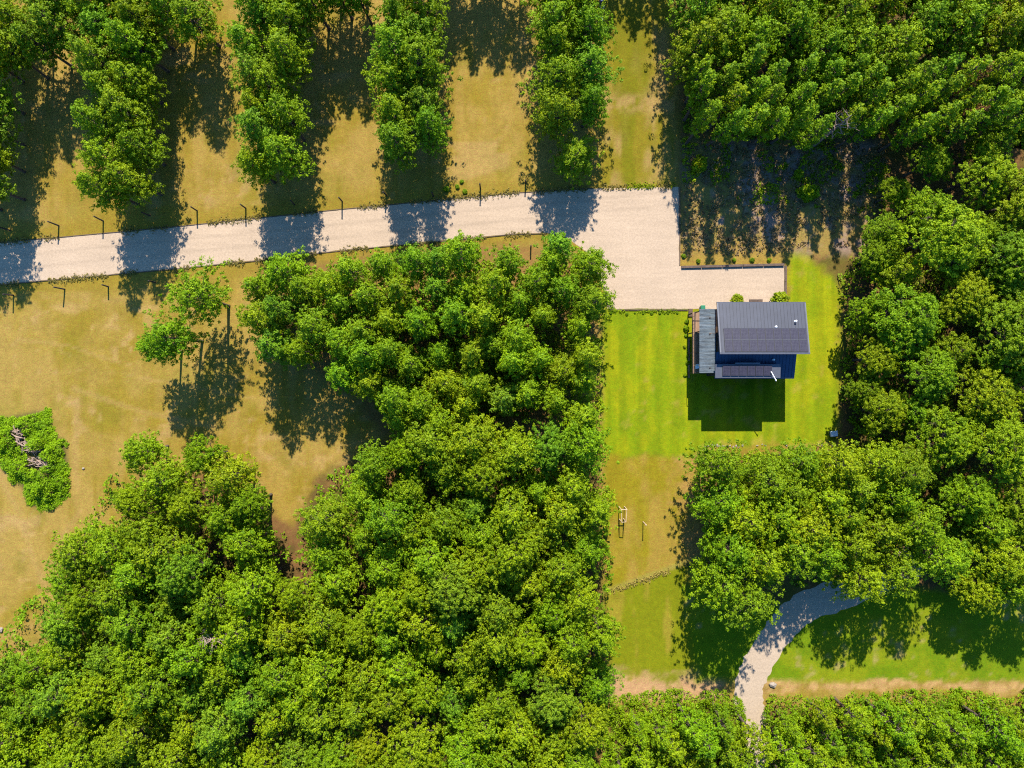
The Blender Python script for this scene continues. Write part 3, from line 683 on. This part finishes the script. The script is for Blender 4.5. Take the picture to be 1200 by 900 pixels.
# --- bramble thicket with the brush pile in it
th = empty('bramble_thicket', G(40, 545)); tag(th, 'bright green bramble thicket with dead brush in its middle, dry field', 'thicket')
r = np.random.default_rng(77); c = np.stack([r.uniform(-60, 84, 9000), r.uniform(478, 602, 9000)], 1)
HOLES = [[(18, 506), (24, 498), (29, 506), (32, 516), (43, 528), (50, 527), (48, 534), (60, 541), (52, 549), (36, 547), (38, 536), (24, 520)]]
dm = pdist(c[:, 0], c[:, 1], MOUND) + (fbm(c[:, 0], c[:, 1], 9, 4, 3) - .5) * 20; dh = pdist(c[:, 0], c[:, 1], HOLES[0])
k = (dm < -1) & (dh > 1.5); c = c[k][:4200]; dm = -dm[k][:4200]
hh = np.clip(dm / 14, .12, 1) * np.clip(3.2 * (fbm(c[:, 0], c[:, 1], 13, 9, 3) - .25), .15, 2.0) * r.uniform(.55, 1.05, len(c))
cen = np.stack([(c[:, 0] - 40) / PXM, (545 - c[:, 1]) / PXM, hh], 1)
v, q, ti = leaf_cloud(cen, .26 * r.uniform(.6, 1.3, len(c)), np.tile(np.array([0, 0, 1.]), (len(c), 1)), 12, .16, 78, flat=.8, up=.7, tint_c=np.clip(fbm(c[:, 0], c[:, 1], 10, 12) * 1.1 + r.normal(size=len(c)) * .12, 0, 1))
v[:, 2] = np.maximum(v[:, 2], .01)
fo = link('foliage', fast_mesh('foliage', v, q, {'tint': ('FLOAT', ti)}), M['leaves'], th); fo.color = (1.05, 1.2, .8, 1)
m = MB(); rr = random.Random(3)
for _ in range(60):
    i = rr.randrange(len(cen)); e = Vector(cen[i]); m.tube([(e.x + rr.gauss(0, .2), e.y + rr.gauss(0, .2), 0), (e.x, e.y, e.z * .95)], [.02, .008], 4, False)
m.build('stem', M['bark'], th)
def brush_pile(pts, n, seed, label):
    cx = sum(p[0] for p in pts) / len(pts); cy = sum(p[1] for p in pts) / len(pts); rr = random.Random(seed)
    o = empty('brush_pile', G(cx, cy)); tag(o, label, 'brush pile', 'dead brush in the thicket'); z = .25
    for k in range(n):
        u = rr.random() * (len(pts) - 1); i = int(u); f = u - i
        x = (pts[i][0] + (pts[i + 1][0] - pts[i][0]) * f - cx + rr.gauss(0, 2.2)) / PXM; y = -(pts[i][1] + (pts[i + 1][1] - pts[i][1]) * f - cy + rr.gauss(0, 2.2)) / PXM
        a = math.atan2(-(pts[-1][1] - pts[0][1]), pts[-1][0] - pts[0][0]) + rr.gauss(0, .7); L = rr.uniform(.5, 1.5); zz = rr.uniform(.15, .8)
        d = Vector((math.cos(a), math.sin(a), rr.gauss(0, .15))) * L * .5; b = Vector((x, y, zz)); rad = rr.uniform(.03, .085)
        m = MB(); m.tube([b - d, b + Vector((rr.gauss(0, .06), rr.gauss(0, .06), .03)), b + d], [rad, rad * .9, rad * .5], 6); m.build('branch', M['dead_wood'], o)
brush_pile([(23, 504), (26, 514), (33, 522), (43, 530)], 48, 5, 'long heap of grey dead branches sunk in the bramble thicket')
brush_pile([(41, 539), (48, 541), (57, 544)], 38, 8, 'shorter heap of dead branches lying beside the long one')

# ------------------------------------------------------------------ timber, posts and small things
M['timber'] = simple('timber', (.10, .062, .042), .9, layers=[(2.5, 5, .55, 1.3, (1, 1, 1)), (9, 3, .8, 1.2)], bmp=(10, .5, .02))
M['dark_post'] = simple('dark_post', (.032, .022, .017), .9, layers=[(4, 5, .6, 1.4), (15, 3, .8, 1.2)], bmp=(10, .6, .02))
M['pale_timber'] = simple('pale_timber', (.50, .37, .24), .85, layers=[(4, 5, .7, 1.15)], bmp=(10, .4, .02))
M['deck'] = simple('deck_wood', (.27, .155, .085), .8, layers=[(3, 4, .7, 1.2, (6, .5, 1)), (12, 3, .85, 1.1)], bmp=(10, .3, .01))

def edging(name, pts, w, h, L, label, z0=0., courses=1, mat='timber', gap=.02):
    o = empty(name, G(*pts[0])); tag(o, label, 'edging'); base = G(*pts[0])
    for ci in range(courses):
        for (a, b) in zip(pts[:-1], pts[1:]):
            A, B = G(*a), G(*b); D = (B - A); T = D.length; D.normalize(); N = Vector((-D.y, D.x, 0)); n = max(1, round(T / L)); l = T / n
            off = 0
            for k in range(n):
                s0 = A + D * (k * l + gap); s1 = A + D * ((k + 1) * l - gap); j = rnd.uniform(-.012, .012); dz = rnd.uniform(-.01, .012)
                m = MB(); q = [s0 - N * w / 2, s1 - N * (w / 2 + j), s1 + N * (w / 2 - j), s0 + N * w / 2]
                q = [p - base for p in q]; zz0 = z0 + ci * h; zz1 = zz0 + h + dz * (ci == courses - 1)
                m.hexa([(p.x, p.y, zz0) for p in q], [(p.x, p.y, zz1) for p in q]); m.build('sleeper', M[mat], o)
    return o
edging('timber_wall', [(798, 313.2), (918.5, 310.2)], .30, .12, 2.6, 'low dark timber wall between rough ground and parking pad', courses=2)
edging('timber_wall', [(920.2, 311.5), (920.2, 349)], .24, .12, 2.2, 'low dark timber wall closing the house end of the pad', courses=2)
edging('timber_edging', [(796.4, 219), (796.6, 311)], .12, .10, 2.4, 'thin timber edging along the corridor side of the rough ground')
edging('timber_edging', [(713, 363.2), (806, 363.2)], .14, .12, 2.6, 'thin timber edging between gravel pad and house lawn')
edging('drive_edging', [(-60, 289.5), (0, 284.3), (200, 266.3), (400, 245.3), (600, 226.3), (695, 220.5)], .08, .07, 3.0, 'thin timber edging on the drive side of the pine rows')
edging('drive_edging', [(-60, 339), (0, 333.8), (200, 315.8), (300, 305.8), (400, 293.8), (540, 280.8), (600, 274.8), (640, 273.8)], .09, .08, 3.0, 'thin timber edging between the drive and the field')

def post(px, py, h, label, seed, mat='dark_post', rad=.095):
    r = random.Random(seed); p = G(px, py); o = empty('timber_post', p); tag(o, label, 'post', 'timber posts along the drive')
    tx, ty = r.gauss(0, .07), r.gauss(0, .05); m = MB()
    m.tube([(0, 0, -.1), (tx * .4, ty * .4, h * .45), (tx, ty, h)], [rad * 1.1, rad, rad * .92], 9); m.build('shaft', M[mat], o, smooth=False)
    m = MB(); m.tube([(tx, ty, h - .03), (tx, ty, h + .035)], [rad * 1.12, rad * .7], 9); m.build('top', M[mat], o)
UP = [(616, 215, 1.5), (563, 221, 2.0), (508, 230, 1.9), (453, 229, 1.9), (401, 236, 2.0), (345, 240, 2.0), (288, 244, 2.05), (231, 247, 2.0), (176, 253, 2.0), (121, 259, 2.1), (69, 264.5, 2.15), (12, 270, 2.1)]
for k, (x, y, h) in enumerate(UP): post(x, y, h, f'dark timber post on the pine-row verge of the drive, {ORD[k + 1]} from the parking pad', 50 + k)
LO = [(622, 291, 1.3), (182, 331, 1.6), (127, 336, 1.5), (76, 339, 2.0), (16, 346, 1.9)]
for k, (x, y, h) in enumerate(LO): post(x, y, h, f'dark timber post on the field verge of the drive, {ORD[k + 1]} from the drive bend', 80 + k)
p = G(291, 556); post(291, 556, 2.2, 'lone timber post at the rim of the big stand by the dry field', 99)

# raised timber frame and the post beside it
fr = empty('timber_trellis', G(731, 607)); tag(fr, 'pale timber trellis on four posts standing in the grass strip', 'trellis')
b0 = G(731, 607); cs = [P(728, 597, 2.15) - b0, P(734.6, 597, 2.15) - b0, P(733.4, 611.5, 2.15) - b0, P(728.6, 612, 2.0) - b0]
for c_ in cs:
    m = MB(); m.box(c_.x - .05, c_.x + .05, c_.y - .05, c_.y + .05, -.05, c_.z); m.build('post', M['pale_timber'], fr)
for a, b in ((0, 1), (1, 2), (2, 3), (3, 0)):
    A, B = cs[a], cs[b]; D = (B - A).normalized(); N = Vector((-D.y, D.x, 0)) * (.05 if a == 0 else .03); q = [A - N, B - N, B + N, A + N]; e = .003 * a
    m = MB(); m.hexa([(p.x, p.y, p.z + e) for p in q], [(p.x, p.y, p.z + .07 + e) for p in q]); m.build('rail', M['pale_timber'], fr)
lp = empty('timber_post', G(753.5, 611.5)); tag(lp, 'pale square post alone in the grass strip beside the trellis', 'post')
m = MB(); m.box(-.055, .055, -.055, .055, -.05, 2.1); m.build('shaft', M['pale_timber'], lp)
m = MB(); m.hexa([(-.08, -.08, 2.1), (.08, -.08, 2.1), (.08, .08, 2.1), (-.08, .08, 2.1)], [(-.04, -.04, 2.16), (.04, -.04, 2.16), (.04, .04, 2.16), (-.04, .04, 2.16)]); m.build('cap', M['pale_timber'], lp)

# blue drums along the corridor
M['blue_plastic'] = simple('blue_plastic', (.022, .075, .26), .35, layers=[(3, 3, .8, 1.15)])
M['pale_plastic'] = simple('pale_plastic', (.55, .62, .68), .4)
for k, (x, y) in enumerate(((704.5, 36), (704.3, 27), (704.6, 12), (704.2, 3))):
    o = empty('blue_drum', G(x, y)); tag(o, f'blue plastic drum under the corridor pine row, {ORD[k + 1]} from the drive', 'drum', 'blue drums under the pines')
    m = MB(); m.lathe([(.27, 0), (.29, .03), (.29, .28), (.305, .30), (.29, .33), (.29, .58), (.305, .60), (.29, .63), (.29, .86), (.26, .9)], 16); m.build('barrel', M['blue_plastic'], o, smooth=True)
    m = MB(); m.lathe([(.275, .885), (.285, .93), (.25, .935), (.24, .915)], 16); m.build('rim', M['blue_plastic'], o)
    m = MB(); m.lathe([(.07, .90), (.07, .955), (.05, .96)], 10, (.12, 0)); m.build('cap', M['pale_plastic'], o)

# stones
M['stone'] = simple('stone', (.30, .25, .20), .9, layers=[(3, 5, .65, 1.2), (14, 3, .8, 1.15)], bmp=(8, .6, .03))
def stone_mesh(seed, a, b, c):
    import bmesh
    bm = bmesh.new(); bmesh.ops.create_icosphere(bm, subdivisions=1, radius=1); r = random.Random(seed)
    for v_ in bm.verts: v_.co = Vector((v_.co.x * a, v_.co.y * b, v_.co.z * c)) * r.uniform(.8, 1.15)
    me = bpy.data.meshes.new('stone'); bm.to_mesh(me); bm.free(); me.materials.append(M['stone']); return me
SM = [stone_mesh(i, .2 + .04 * (i % 3), .14 + .03 * (i % 2), .11) for i in range(5)]
se = empty('stone_edging', G(826, 522.5)); tag(se, 'broken row of small pale stones between lawn and stand', 'edging')
x = 826.
while x < 978:
    if x < 872 or rnd.random() < .25:
        o = link('stone', SM[rnd.randrange(5)], None, se); q = G(x, 523 + rnd.gauss(0, .9) - (x - 826) * .012) - G(826, 522.5); o.location = (q.x, q.y, .05); o.rotation_euler = (0, 0, rnd.uniform(0, 6)); o.scale = [rnd.uniform(.5, .95)] * 3
    x += rnd.uniform(2.6, 4.6)
for (px, py, sc, lab) in ((905, 802, 2.2, 'pale squarish boulder at the start of the dirt track'), (1183, 648, 2.4, 'pale boulder under the oaks above the lower lawn'), (98, 549, .9, 'small pale stone lying in the dry field beside the thicket'), (0.5, 738, 2.0, 'grey boulder in the dry field beside the big stand rim')):
    me = stone_mesh(int(px), .25, .2, .16); o = link('boulder', me); o.location = G(px, py, .06); o.scale = [sc] * 3; o.rotation_euler = (0, 0, px); tag(o, lab, 'boulder')
# grey bin in the shade
M['grey_plastic'] = simple('grey_plastic', (.10, .15, .16), .5)
gb = empty('storage_bin', G(975, 508), .1); tag(gb, 'grey-blue plastic storage bin in tree shade at the lawn corner', 'bin')
m = MB(); m.hexa([(-.4, -.3, 0), (.4, -.3, 0), (.4, .3, 0), (-.4, .3, 0)], [(-.45, -.34, .6), (.45, -.34, .6), (.45, .34, .6), (-.45, .34, .6)]); m.build('body', M['grey_plastic'], gb)
m = MB(); m.hexa([(-.48, -.37, .603), (.48, -.37, .603), (.48, .37, .603), (-.48, .37, .603)], [(-.42, -.31, .70), (.42, -.31, .70), (.42, .31, .70), (-.42, .31, .70)]); m.build('lid', M['pale_plastic'], gb)

# ------------------------------------------------------------------ the house
M['roof_metal'] = simple('roof_metal', (.040, .045, .064), .55, .2, layers=[(.5, 5, .85, 1.14), (3, 5, .82, 1.14, (5, .35, 1))], spec=.35)
M['shaded_rear_metal'] = simple('shaded_rear_metal', (.035, .055, .11), .35, .3, layers=[(.6, 4, .9, 1.08)])  # bluer copy of the roof metal: shade and sky reflection put into its colour
M['trim'] = simple('trim_metal', (.080, .086, .106), .5, .2)
M['siding'] = simple('siding', (.018, .030, .062), .6, layers=[(2, 3, .85, 1.1), (1, 2, .9, 1.05, (1, 1, 9))])
M['glass'] = simple('window_glass', (.02, .03, .04), .06, 0)
M['white_paint'] = simple('white_paint', (.78, .77, .74), .5)
M['green_plastic'] = simple('green_plastic', (.01, .16, .075), .45)

M['panel_edge'] = simple('panel_edge', (.008, .008, .012), .6, .0)
def solar_material():
    m, n, l, p = mat_new('solar_cells')
    tc = n.new('ShaderNodeTexCoord'); br = n.new('ShaderNodeTexBrick'); br.offset = 0
    br.inputs['Color1'].default_value = (.017, .015, .025, 1); br.inputs['Color2'].default_value = (.021, .019, .030, 1); br.inputs['Mortar'].default_value = (.04, .04, .05, 1)
    br.inputs['Scale'].default_value = 1; br.inputs['Mortar Size'].default_value = .008; br.inputs['Brick Width'].default_value = .17; br.inputs['Row Height'].default_value = .17
    l.new(tc.outputs['Object'], br.inputs['Vector'])
    cur, _ = val_noise_mult(n, l, br.outputs['Color'], [(5, 4, .75, 1.25), (22, 3, .75, 1.3)])
    l.new(cur, p.inputs['Base Color']); p.inputs['Roughness'].default_value = .35; p.inputs['Specular IOR Level'].default_value = .22
    return m
M['solar'] = solar_material()
def sheet_material():
    m, n, l, p = mat_new('weathered_sheet')
    rgb = n.new('ShaderNodeRGB'); rgb.outputs[0].default_value = (.040, .053, .062, 1)
    cur, tc = val_noise_mult(n, l, rgb.outputs[0], [(2.2, 6, .15, 2.1, (.30, 2.2, 1)), (9, 4, .6, 1.4, (.6, 2, 1))])
    l.new(cur, p.inputs['Base Color']); p.inputs['Roughness'].default_value = .65; p.inputs['Specular IOR Level'].default_value = .3
    return m
M['sheet'] = sheet_material()

HB = Vector((30.0, 5.0, 0.0)); house = empty('house', HB); tag(house, 'dark blue raised house with grey metal roofs and solar panels on the lawn', 'house')
def H_(x, y, z): return (x - HB.x, y - HB.y, z)
def hbox(name, mat, x0, x1, y0, y1, z0, z1, parent=house):
    m = MB(); a = H_(x0, y0, z0); b = H_(x1, y1, z1); m.box(a[0], b[0], a[1], b[1], z0, z1); return m.build(name, M[mat], parent)
# walls: one closed profile pulled along the house
prof = [(9.30, 0), (9.30, 6.02), (3.95, 7.15), (3.95, 5.12), (1.05, 4.42), (1.05, 0)]
m = MB(); xa, xb = 25.35, 34.55
m.poly([H_(xa, y, z) for y, z in prof]); m.poly([H_(xb, y, z) for y, z in reversed(prof)])
for i in range(len(prof)):
    (y0, z0), (y1, z1) = prof[i], prof[(i + 1) % len(prof)]; m.poly([H_(xa, y1, z1), H_(xa, y0, z0), H_(xb, y0, z0), H_(xb, y1, z1)])
wall = m.build('wall', M['siding'], house)
def slab(name, mat, x0, x1, ya, za, yb, zb, th, parent=house):      # sloping plate from (ya,za) to (yb,zb), top surface
    m = MB(); lo = min(ya, yb); a = (ya, za) if ya < yb else (yb, zb); b = (yb, zb) if ya < yb else (ya, za)
    t = [H_(x0, a[0], a[1]), H_(x1, a[0], a[1]), H_(x1, b[0], b[1]), H_(x0, b[0], b[1])]
    m.hexa([(p[0], p[1], p[2] - th) for p in t], t); return m.build(name, M[mat], parent)
MZ = lambda y: 6.1 + (9.86 - y) / 6.18 * 1.3
main = slab('main_roof', 'roof_metal', 24.94, 35.67, 9.86, 6.1, 3.68, 7.4, .16)
def seams(x0, x1, step, ya, za, yb, zb, parent, mat, w=.03, h=.045):
    m = MB(); x = x0
    while x <= x1:
        t = [H_(x - w / 2, yb, zb), H_(x + w / 2, yb, zb), H_(x + w / 2, ya, za), H_(x - w / 2, ya, za)]
        m.hexa([(p[0], p[1], p[2] - .01) for p in t], [(p[0], p[1], p[2] + h) for p in t]); x += step
    return m.build('roof_seams', M[mat], parent)
seams(25.2, 35.5, .41, 9.80, MZ(9.80), 3.76, MZ(3.76), main, 'roof_metal')
def edge_trim(parent, x0, x1, ya, za, yb, zb, mat='trim'):
    w = .10
    for nm, (xx0, xx1, y0, z0, y1, z1) in (('verge_trim', (x0 - .03, x0 + w, ya, za, yb, zb)), ('verge_trim', (x1 - w, x1 + .03, ya, za, yb, zb))):
        m = MB(); t = [H_(xx0, yb, zb), H_(xx1, yb, zb), H_(xx1, ya, za), H_(xx0, ya, za)]; m.hexa([(p[0], p[1], p[2] - .2) for p in t], [(p[0], p[1], p[2] + .035) for p in t]); m.build(nm, M[mat], parent)
edge_trim(main, 24.94, 35.67, 9.86, 6.1, 3.68, 7.4)
hbox('ridge_cap', 'trim', 24.9, 35.71, 3.58, 3.80, 7.30, 7.425, main)
hbox('gutter', 'trim', 24.9, 35.71, 9.865, 9.98, 5.93, 6.08, main)
RZ = lambda y: 4.65 + (y - .77) / 2.86 * .75
rear = slab('rear_roof', 'shaded_rear_metal', 25.05, 34.9, .77, 4.65, 3.94, RZ(3.94), .12)
seams(25.3, 34.8, .42, 3.92, RZ(3.92), .82, RZ(.82), rear, 'shaded_rear_metal')
hbox('gutter', 'shaded_rear_metal', 25.05, 34.9, .66, .765, 4.5, 4.63, rear)
# dormer
dorm = hbox('dormer', 'siding', 25.1, 32.5, 1.0, 2.35, 4.5, 5.88)
dr = slab('dormer_roof', 'trim', 24.74, 32.68, .73, 6.0, 2.40, 6.10, .10, dorm)
hbox('vent_box', 'trim', 27.1, 30.1, 2.41, 2.60, 5.6, 6.32, dorm)
for x0, x1 in ((25.8, 27.4), (28.0, 29.6), (30.2, 31.8)):
    hbox('window', 'glass', x0, x1, .97, .998, 4.85, 5.55, dorm)
# solar panels: one mesh each kind, many panels
def panel_mesh(w, L):
    m = MB(); m.box(-w / 2, w / 2, -L / 2, L / 2, 0, .035); me = m.mesh('solar_panel'); me.materials.append(M['solar']); return me
def frame_mesh(w, L):
    m = MB(); e = .03
    m.box(-w / 2 - e, w / 2 + e, -L / 2 - e, -L / 2, -.005, .045); m.box(-w / 2 - e, w / 2 + e, L / 2, L / 2 + e, -.005, .045)
    m.box(-w / 2 - e, -w / 2, -L / 2, L / 2, -.005, .045); m.box(w / 2, w / 2 + e, -L / 2, L / 2, -.005, .045); me = m.mesh('frame'); me.materials.append(M['panel_edge']); return me
def onroof(px, py, Z):
    z = 6.
    for _ in range(8): q = P(px, py, z); z = Z(q.y)
    return Vector((q.x, q.y, z))
def array(parent, rows, cols, ya, yb, x0, x1, Z, slope):
    w = (x1 - x0) / cols; Lr = (yb - ya) / rows; L = Lr / math.cos(slope)
    pm = panel_mesh(w - .085, L - .09); fm = frame_mesh(w - .085, L - .09)
    for i in range(rows):
        for j in range(cols):
            y = ya + (i + .5) * Lr; x = x0 + (j + .5) * w
            o = link('solar_panel', pm, None, parent); o.location = H_(x, y, Z(y) + .085); o.rotation_euler = (slope, 0, 0)
            f = link('panel_frame', fm, None, parent); f.location = o.location; f.rotation_euler = o.rotation_euler
    if rows > 1:
        for yy in (ya + Lr, yb):
            q = H_(x0, yy, Z(yy) + .10); e = H_(x1, yy, 0); m = MB(); m.box(q[0], e[0], q[1] - .02, q[1] + .02, q[2], q[2] + .04); m.build('panel_rail', M['trim'], parent)
A = onroof(846.6, 384.6, MZ); B = onroof(947.2, 412.3, MZ)
array(main, 2, 10, B.y, A.y, A.x + .1, B.x - .05, MZ, -math.atan(1.3 / 6.18))
DZ = lambda y: 6.0 + (y - .73) / 1.67 * .10
A = P(846, 428.3, 5.9); B = P(903.5, 440.5, 5.85)
array(dr, 1, 6, B.y, A.y, A.x, B.x, DZ, math.atan(.10 / 1.67))
# vents and flue
def vent(px, py, Z, parent, h=.35, r_=.07, cap=.12):
    q = onroof(px, py, Z); m = MB(); a = H_(q.x, q.y, q.z); m.lathe([(r_ * 1.8, a[2] - .05), (r_ * 1.5, a[2] + .04), (r_, a[2] + .06), (r_, a[2] + h)], 12, (a[0], a[1])); m.lathe([(cap, a[2] + h), (cap, a[2] + h + .07), (cap * .4, a[2] + h + .12)], 12, (a[0], a[1])); m.build('vent_pipe', M['white_paint'], parent)
vent(931.5, 376.5, MZ, main); vent(909, 383, MZ, main, .12); vent(906, 421.5, RZ, rear, .25)
m = MB(); a = P(904, 436, 6.35); b = P(909.5, 446, 6.2); m.tube([H_(*a), H_(*b)], [.05, .05], 10); m.tube([H_(a.x, a.y, a.z + .06), H_(a.x, a.y, 6.0)], [.05, .05], 8); m.tube([H_(*(b - (b - a) * .12)), H_(*(b + (b - a) * .03))], [.08, .08], 10); m.build('flue_pipe', M['white_paint'], dr)
# covered balcony on the side
BZ = 5.3; bal = empty('balcony', (0, 0, 0)); bal.parent = house
bal.location = (0, 0, 0)
y0, y1 = 1.36, 9.22; n = 8; sw = (y1 - y0) / n
cover = hbox('cover_frame', 'timber', 23.06, 24.96, y0 + .02, y0 + .12, BZ - .2, BZ - .06, house)
for k in range(1, n + 1): hbox('rafter', 'timber', 23.06, 24.96, y0 + k * sw - .12, y0 + k * sw - .04, BZ - .2, BZ - .06, cover)
for k in range(n):
    m = MB(); N = 24; tilt = rnd.uniform(-.015, .02); ovr = .03
    ys = [y0 + k * sw + (sw - (.05 if k in (3, 4) else .015)) * i / N for i in range(N + 1)]
    for i in range(N):
        za = BZ + .010 * math.sin(i * 1.57) + tilt * i / N + .012 * (k % 2); zb = BZ + .010 * math.sin((i + 1) * 1.57) + tilt * (i + 1) / N + .012 * (k % 2)
        m.hexa([H_(23.0, ys[i], za - .012), H_(24.98, ys[i], za - .012), H_(24.98, ys[i + 1], zb - .012), H_(23.0, ys[i + 1], zb - .012)], [H_(23.0, ys[i], za), H_(24.98, ys[i], za), H_(24.98, ys[i + 1], zb), H_(23.0, ys[i + 1], zb)])
    m.build('cover_sheet', M['sheet'], cover)
for py in (372.5, 391.5, 431):
    q = P(832, py, BZ + .05); m = MB(); a = H_(q.x, q.y, 0); m.lathe([(.09, BZ - .02), (.09, BZ + .07), (.04, BZ + .09)], 10, (a[0], a[1])); m.build('fixing_cap', M['dark_post'], cover)
bpy.data.objects.remove(bal)
deck = hbox('deck', 'timber', 22.80, 25.33, 1.36, 9.05, 2.5, 2.74)
x = 22.80
while x < 25.2:
    hbox('deck_board', 'deck', x, x + .135, 1.34, 9.07, 2.743, 2.783, deck); x += .148
for y in (1.42, 3.95, 6.5, 8.98):
    hbox('deck_post', 'dark_post', 22.84, 22.96, y - .06, y + .06, 0, 2.5, deck); hbox('cover_post', 'dark_post', 23.08, 23.18, y - .05, y + .05, 2.785, BZ - .2, cover)
rail = hbox('railing', 'dark_post', 22.80, 22.87, 1.36, 9.05, 3.68, 3.74)
hbox('railing_end', 'dark_post', 22.87, 25.3, 1.36, 1.42, 3.68, 3.74, rail); hbox('railing_end', 'dark_post', 22.87, 25.3, 8.99, 9.05, 3.68, 3.74, rail)
y = 1.5
while y < 9.0:
    hbox('baluster', 'dark_post', 22.82, 22.85, y, y + .03, 2.785, 3.68, rail); y += .5
# windows and door
for x in (26.6, 29.0, 33.0):
    wdw = hbox('window', 'glass', x - .6, x + .6, 9.302, 9.33, 3.6, 5.0); 
    for a, b, c_, d_ in ((x - .68, x - .6, 3.52, 5.08), (x + .6, x + .68, 3.52, 5.08)): hbox('window_frame', 'white_paint', a, b, 9.303, 9.36, c_, d_, wdw)
dd_ = hbox('door', 'timber', 31.2, 32.2, 9.303, 9.35, .15, 2.2); hbox('door_handle', 'white_paint', 31.3, 31.36, 9.352, 9.40, 1.1, 1.2, dd_)
for y in (2.5, 6.2):
    hbox('window', 'glass', 25.318, 25.347, y - .9, y + .9, 3.0, 5.0); hbox('window', 'glass', 34.553, 34.58, y - .7, y + .7, 3.5, 4.3)
for x in (27.5, 31.5): hbox('window', 'glass', x - .8, x + .8, 1.02, 1.047, 2.9, 4.0)
# steps and small things round the house
st = empty('door_step', G(885.5, 353.5)); tag(st, 'brown timber step in front of the house door on the gravel', 'step')
for k in range(5):
    m = MB(); m.box(-.86, .86, -.45 + k * .15, -.45 + k * .15 + .138, .0, .16); m.build('board', M['timber'], st)
ls = empty('timber_landing', G(809, 366.5)); tag(ls, 'small brown timber landing at the deck corner by the pad', 'landing')
for k in range(6):
    m = MB(); m.box(-.27 + k * .09, -.27 + k * .09 + .08, -.5, .5, 0, .2); m.build('board', M['timber'], ls)
edging('timber_border', [(807, 396), (807, 443)], .16, .18, 2.0, 'brown timber border of the planting bed along the deck', mat='deck')
wb = empty('wheelie_bin', (25.9, 9.95, 0)); wb.location = (24.6, 9.78, 0); tag(wb, 'green wheeled bin at the pad end of the covered balcony', 'bin')
m = MB(); m.hexa([(-.22, -.24, .06), (.22, -.24, .06), (.22, .24, .06), (-.22, .24, .06)], [(-.28, -.30, 1.0), (.28, -.30, 1.0), (.28, .32, 1.0), (-.28, .32, 1.0)]); m.build('body', M['green_plastic'], wb)
m = MB(); m.hexa([(-.30, -.32, 1.003), (.30, -.32, 1.003), (.30, .36, 1.003), (-.30, .36, 1.003)], [(-.24, -.26, 1.08), (.24, -.26, 1.08), (.24, .30, 1.08), (-.24, .30, 1.08)]); m.build('lid', M['green_plastic'], wb)
for sx in (-1, 1):
    m = MB(); m.tube([(sx * .2, -.26, .1), (sx * .26, -.26, .1)], [.1, .1], 12); m.build('wheel', M['dark_post'], wb)
q = P(815, 430, 2.8); ch = empty('deck_chair', (q.x + .1, q.y, 2.783), .2); tag(ch, 'small white chair standing on the shaded side deck', 'chair')
m = MB(); m.box(-.22, .22, -.22, .22, .40, .44); m.build('seat', M['white_paint'], ch)
m = MB(); m.hexa([(-.22, .20, .443), (.22, .20, .443), (.22, .24, .443), (-.22, .24, .443)], [(-.22, .27, .85), (.22, .27, .85), (.22, .31, .85), (-.22, .31, .85)]); m.build('backrest', M['white_paint'], ch)
for sx in (-.19, .19):
    for sy in (-.19, .19): m = MB(); m.box(sx - .02, sx + .02, sy - .02, sy + .02, 0, .398); m.build('leg', M['white_paint'], ch)
